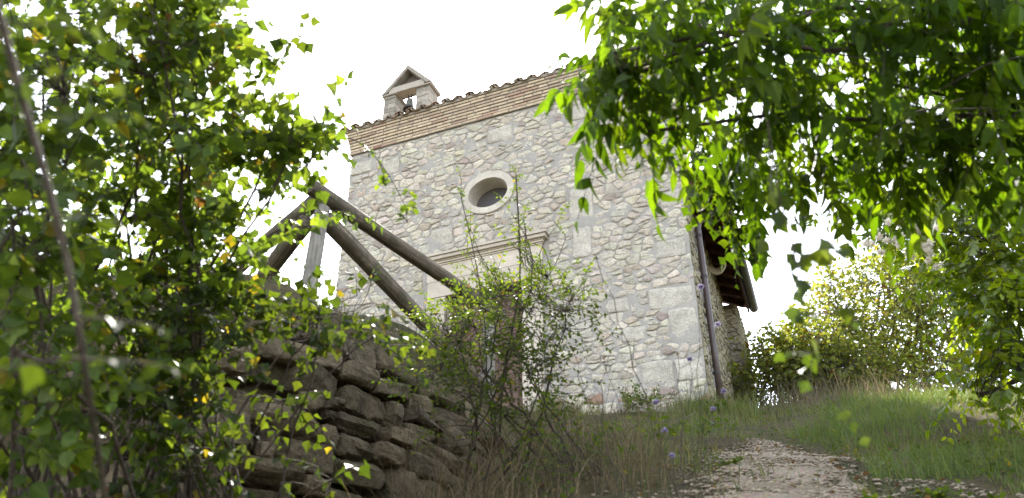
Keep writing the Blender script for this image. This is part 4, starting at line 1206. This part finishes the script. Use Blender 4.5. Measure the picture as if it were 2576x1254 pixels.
F = Foliage(T_ELL); F.add(np.stack([x, y, G(x, y) + .018], -1), rng.normal(size=(n, 3)) * (1, 1, .25), rng.normal(size=(n, 3)) * .4 + (0, 0, 1), rng.uniform(.02, .05, n), np.array([(.16, .10, .05), (.22, .15, .07), (.12, .075, .04)])[rng.integers(3, size=n)])
tag(F.build("fallen_leaves", M["straw"], None, (0, 0, 0)), "brown fallen leaves strewn over the path and its edges", "leaf litter", kind="stuff")

# ------------------------------------------------------------------ small plants
rng = RNG(220)
heads = [(1762, 723, 3.4), (1805, 818, 3.5), (1672, 1085, 3.3), (1795, 1030, 3.7), (1650, 1012, 3.4), (1735, 905, 3.6), (1690, 1148, 3.4), (1820, 985, 3.8)]
words = ["tallest pale lilac flower on a thin stem against the chapel's corner", "pale lilac flower on a thin stem beside the brown downpipe's foot", "lilac flower low among the straw near the grey wall", "lilac flower at the foot of the downpipe",
         "small lilac flower leaning before the big corner stones", "lilac flower standing midway up the corner stones", "lowest lilac flower close above the gravel path", "lilac flower between the downpipe and the path's top"]
for (a, b, d), lab in zip(heads, words):
    p = W(a, b, d); foot = gp(p[0] - .1 + rng.normal() * .05, p[1] + rng.normal() * .05)
    r_ = tag(empty("scabious_flower", foot), lab, "flower", "lilac flowers below the chapel corner")
    Tw = Twigs(); Tw.add(bend(rng, foot, p, 9, .02)[None], .0014, .0009); Tw.build("stem", M["straw"], r_, foot)
    Fp = Foliage(T_SMALL); v = nrm(rng.normal(size=(34, 3)) * (1, 1, .5) + (0, -.2, .35))
    Fp.add(np.repeat(p[None], 34, 0), v, rng.normal(size=(34, 3)) + (0, 0, 1), np.full(34, .016), np.tile(np.array([.36, .32, .52]), (34, 1)))
    Fp.build("flower_head", M["petal"], r_, foot)
# tall dry stalks with seed heads leaning before the wall
stalks = [((1720, 1210), (1500, 650), 3.0, "longest dry stalk leaning left across the wall's big corner stones"), ((1712, 1230), (1705, 890), 3.0, "upright dry stalk beside the long leaning one"),
          ((1600, 1230), (1440, 880), 3.3, "brown dry stalk leaning left beside the thorn shrub"), ((1560, 1240), (1520, 900), 3.4, "short dry stalk in front of the chapel's pale lower wall"), ((1660, 1250), (1790, 1130), 3.1, "dry stalk bending right over the grass edge")]
for (f0, f1, d, lab) in stalks:
    a, b = W(*f0, d), W(*f1, d); foot = gp(a[0], a[1])
    r_ = tag(empty("dry_stalk", foot), lab, "stalk", "dry stalks below the chapel")
    Tw = Twigs(); main = bend(rng, foot, b, 12, .04); Tw.add(main[None], .0024, .0011)
    tips = []
    for i in (6, 7, 8, 9, 10):
        t_ = main[i] + nrm(rng.normal(size=3) + (0, 0, .9)) * rng.uniform(.06, .16); tips.append(t_)
        Tv = Twigs(); Tv.add(bend(rng, main[i], t_, 5, .05, 0)[None], .0012, .0007); Tv.build("side_twig", M["bark"], r_, foot)
    Tw.build("stem", M["bark"], r_, foot)
    Fp = Foliage(T_SMALL); tips.append(b)
    for t_ in tips[-1:]:
        v = nrm(rng.normal(size=(12, 3))); Fp.add(np.repeat(t_[None], 12, 0), v, rng.normal(size=(12, 3)), np.full(12, .011), np.tile(np.array([.10, .075, .05]), (12, 1)))
    Fp.build("seed_head", M["straw"], r_, foot)
# broad-leaved weeds
weeds = [(2180, 1190, 3.6, "dark rosette of broad leaves on the right half of the path"), (2090, 1225, 3.4, "broad-leaved weed near the path's lower edge"), (2330, 1175, 3.9, "low rosette of leaves below the grassy bank"), (1830, 1120, 4.8, "small green weed at the path's upper left edge"),
         (1760, 1065, 7.5, "leafy weed at the foot of the chapel's right corner"), (1640, 1030, 6.6, "bright green leafy weed against the chapel's lower wall"), (2470, 1230, 3.7, "scattered leafy weed in the lower right corner")]
for (a, b, d, lab) in weeds:
    p = W(a, b, d); foot = gp(p[0], p[1])
    r_ = tag(empty("weed", foot), lab, "weed", "broad-leaved weeds around the path")
    F, Tw = Foliage(T_ELL), Twigs(); k = 16
    an = rng.uniform(0, 6.28, k)
    sprigs(F, Tw, rng, np.repeat(foot[None], k, 0) + rng.normal(size=(k, 3)) * (.002, .002, .0), np.stack([np.cos(an), np.sin(an), rng.uniform(.5, 1.4, k)], -1), (.07 if d < 6 else .25), 4, (.042 if d < 6 else .07), yellow=.03, hang=.1, bright=1.0)
    Tw.build("stem", M["grass"], r_, foot); F.build("foliage", M["leaf"], r_, foot)
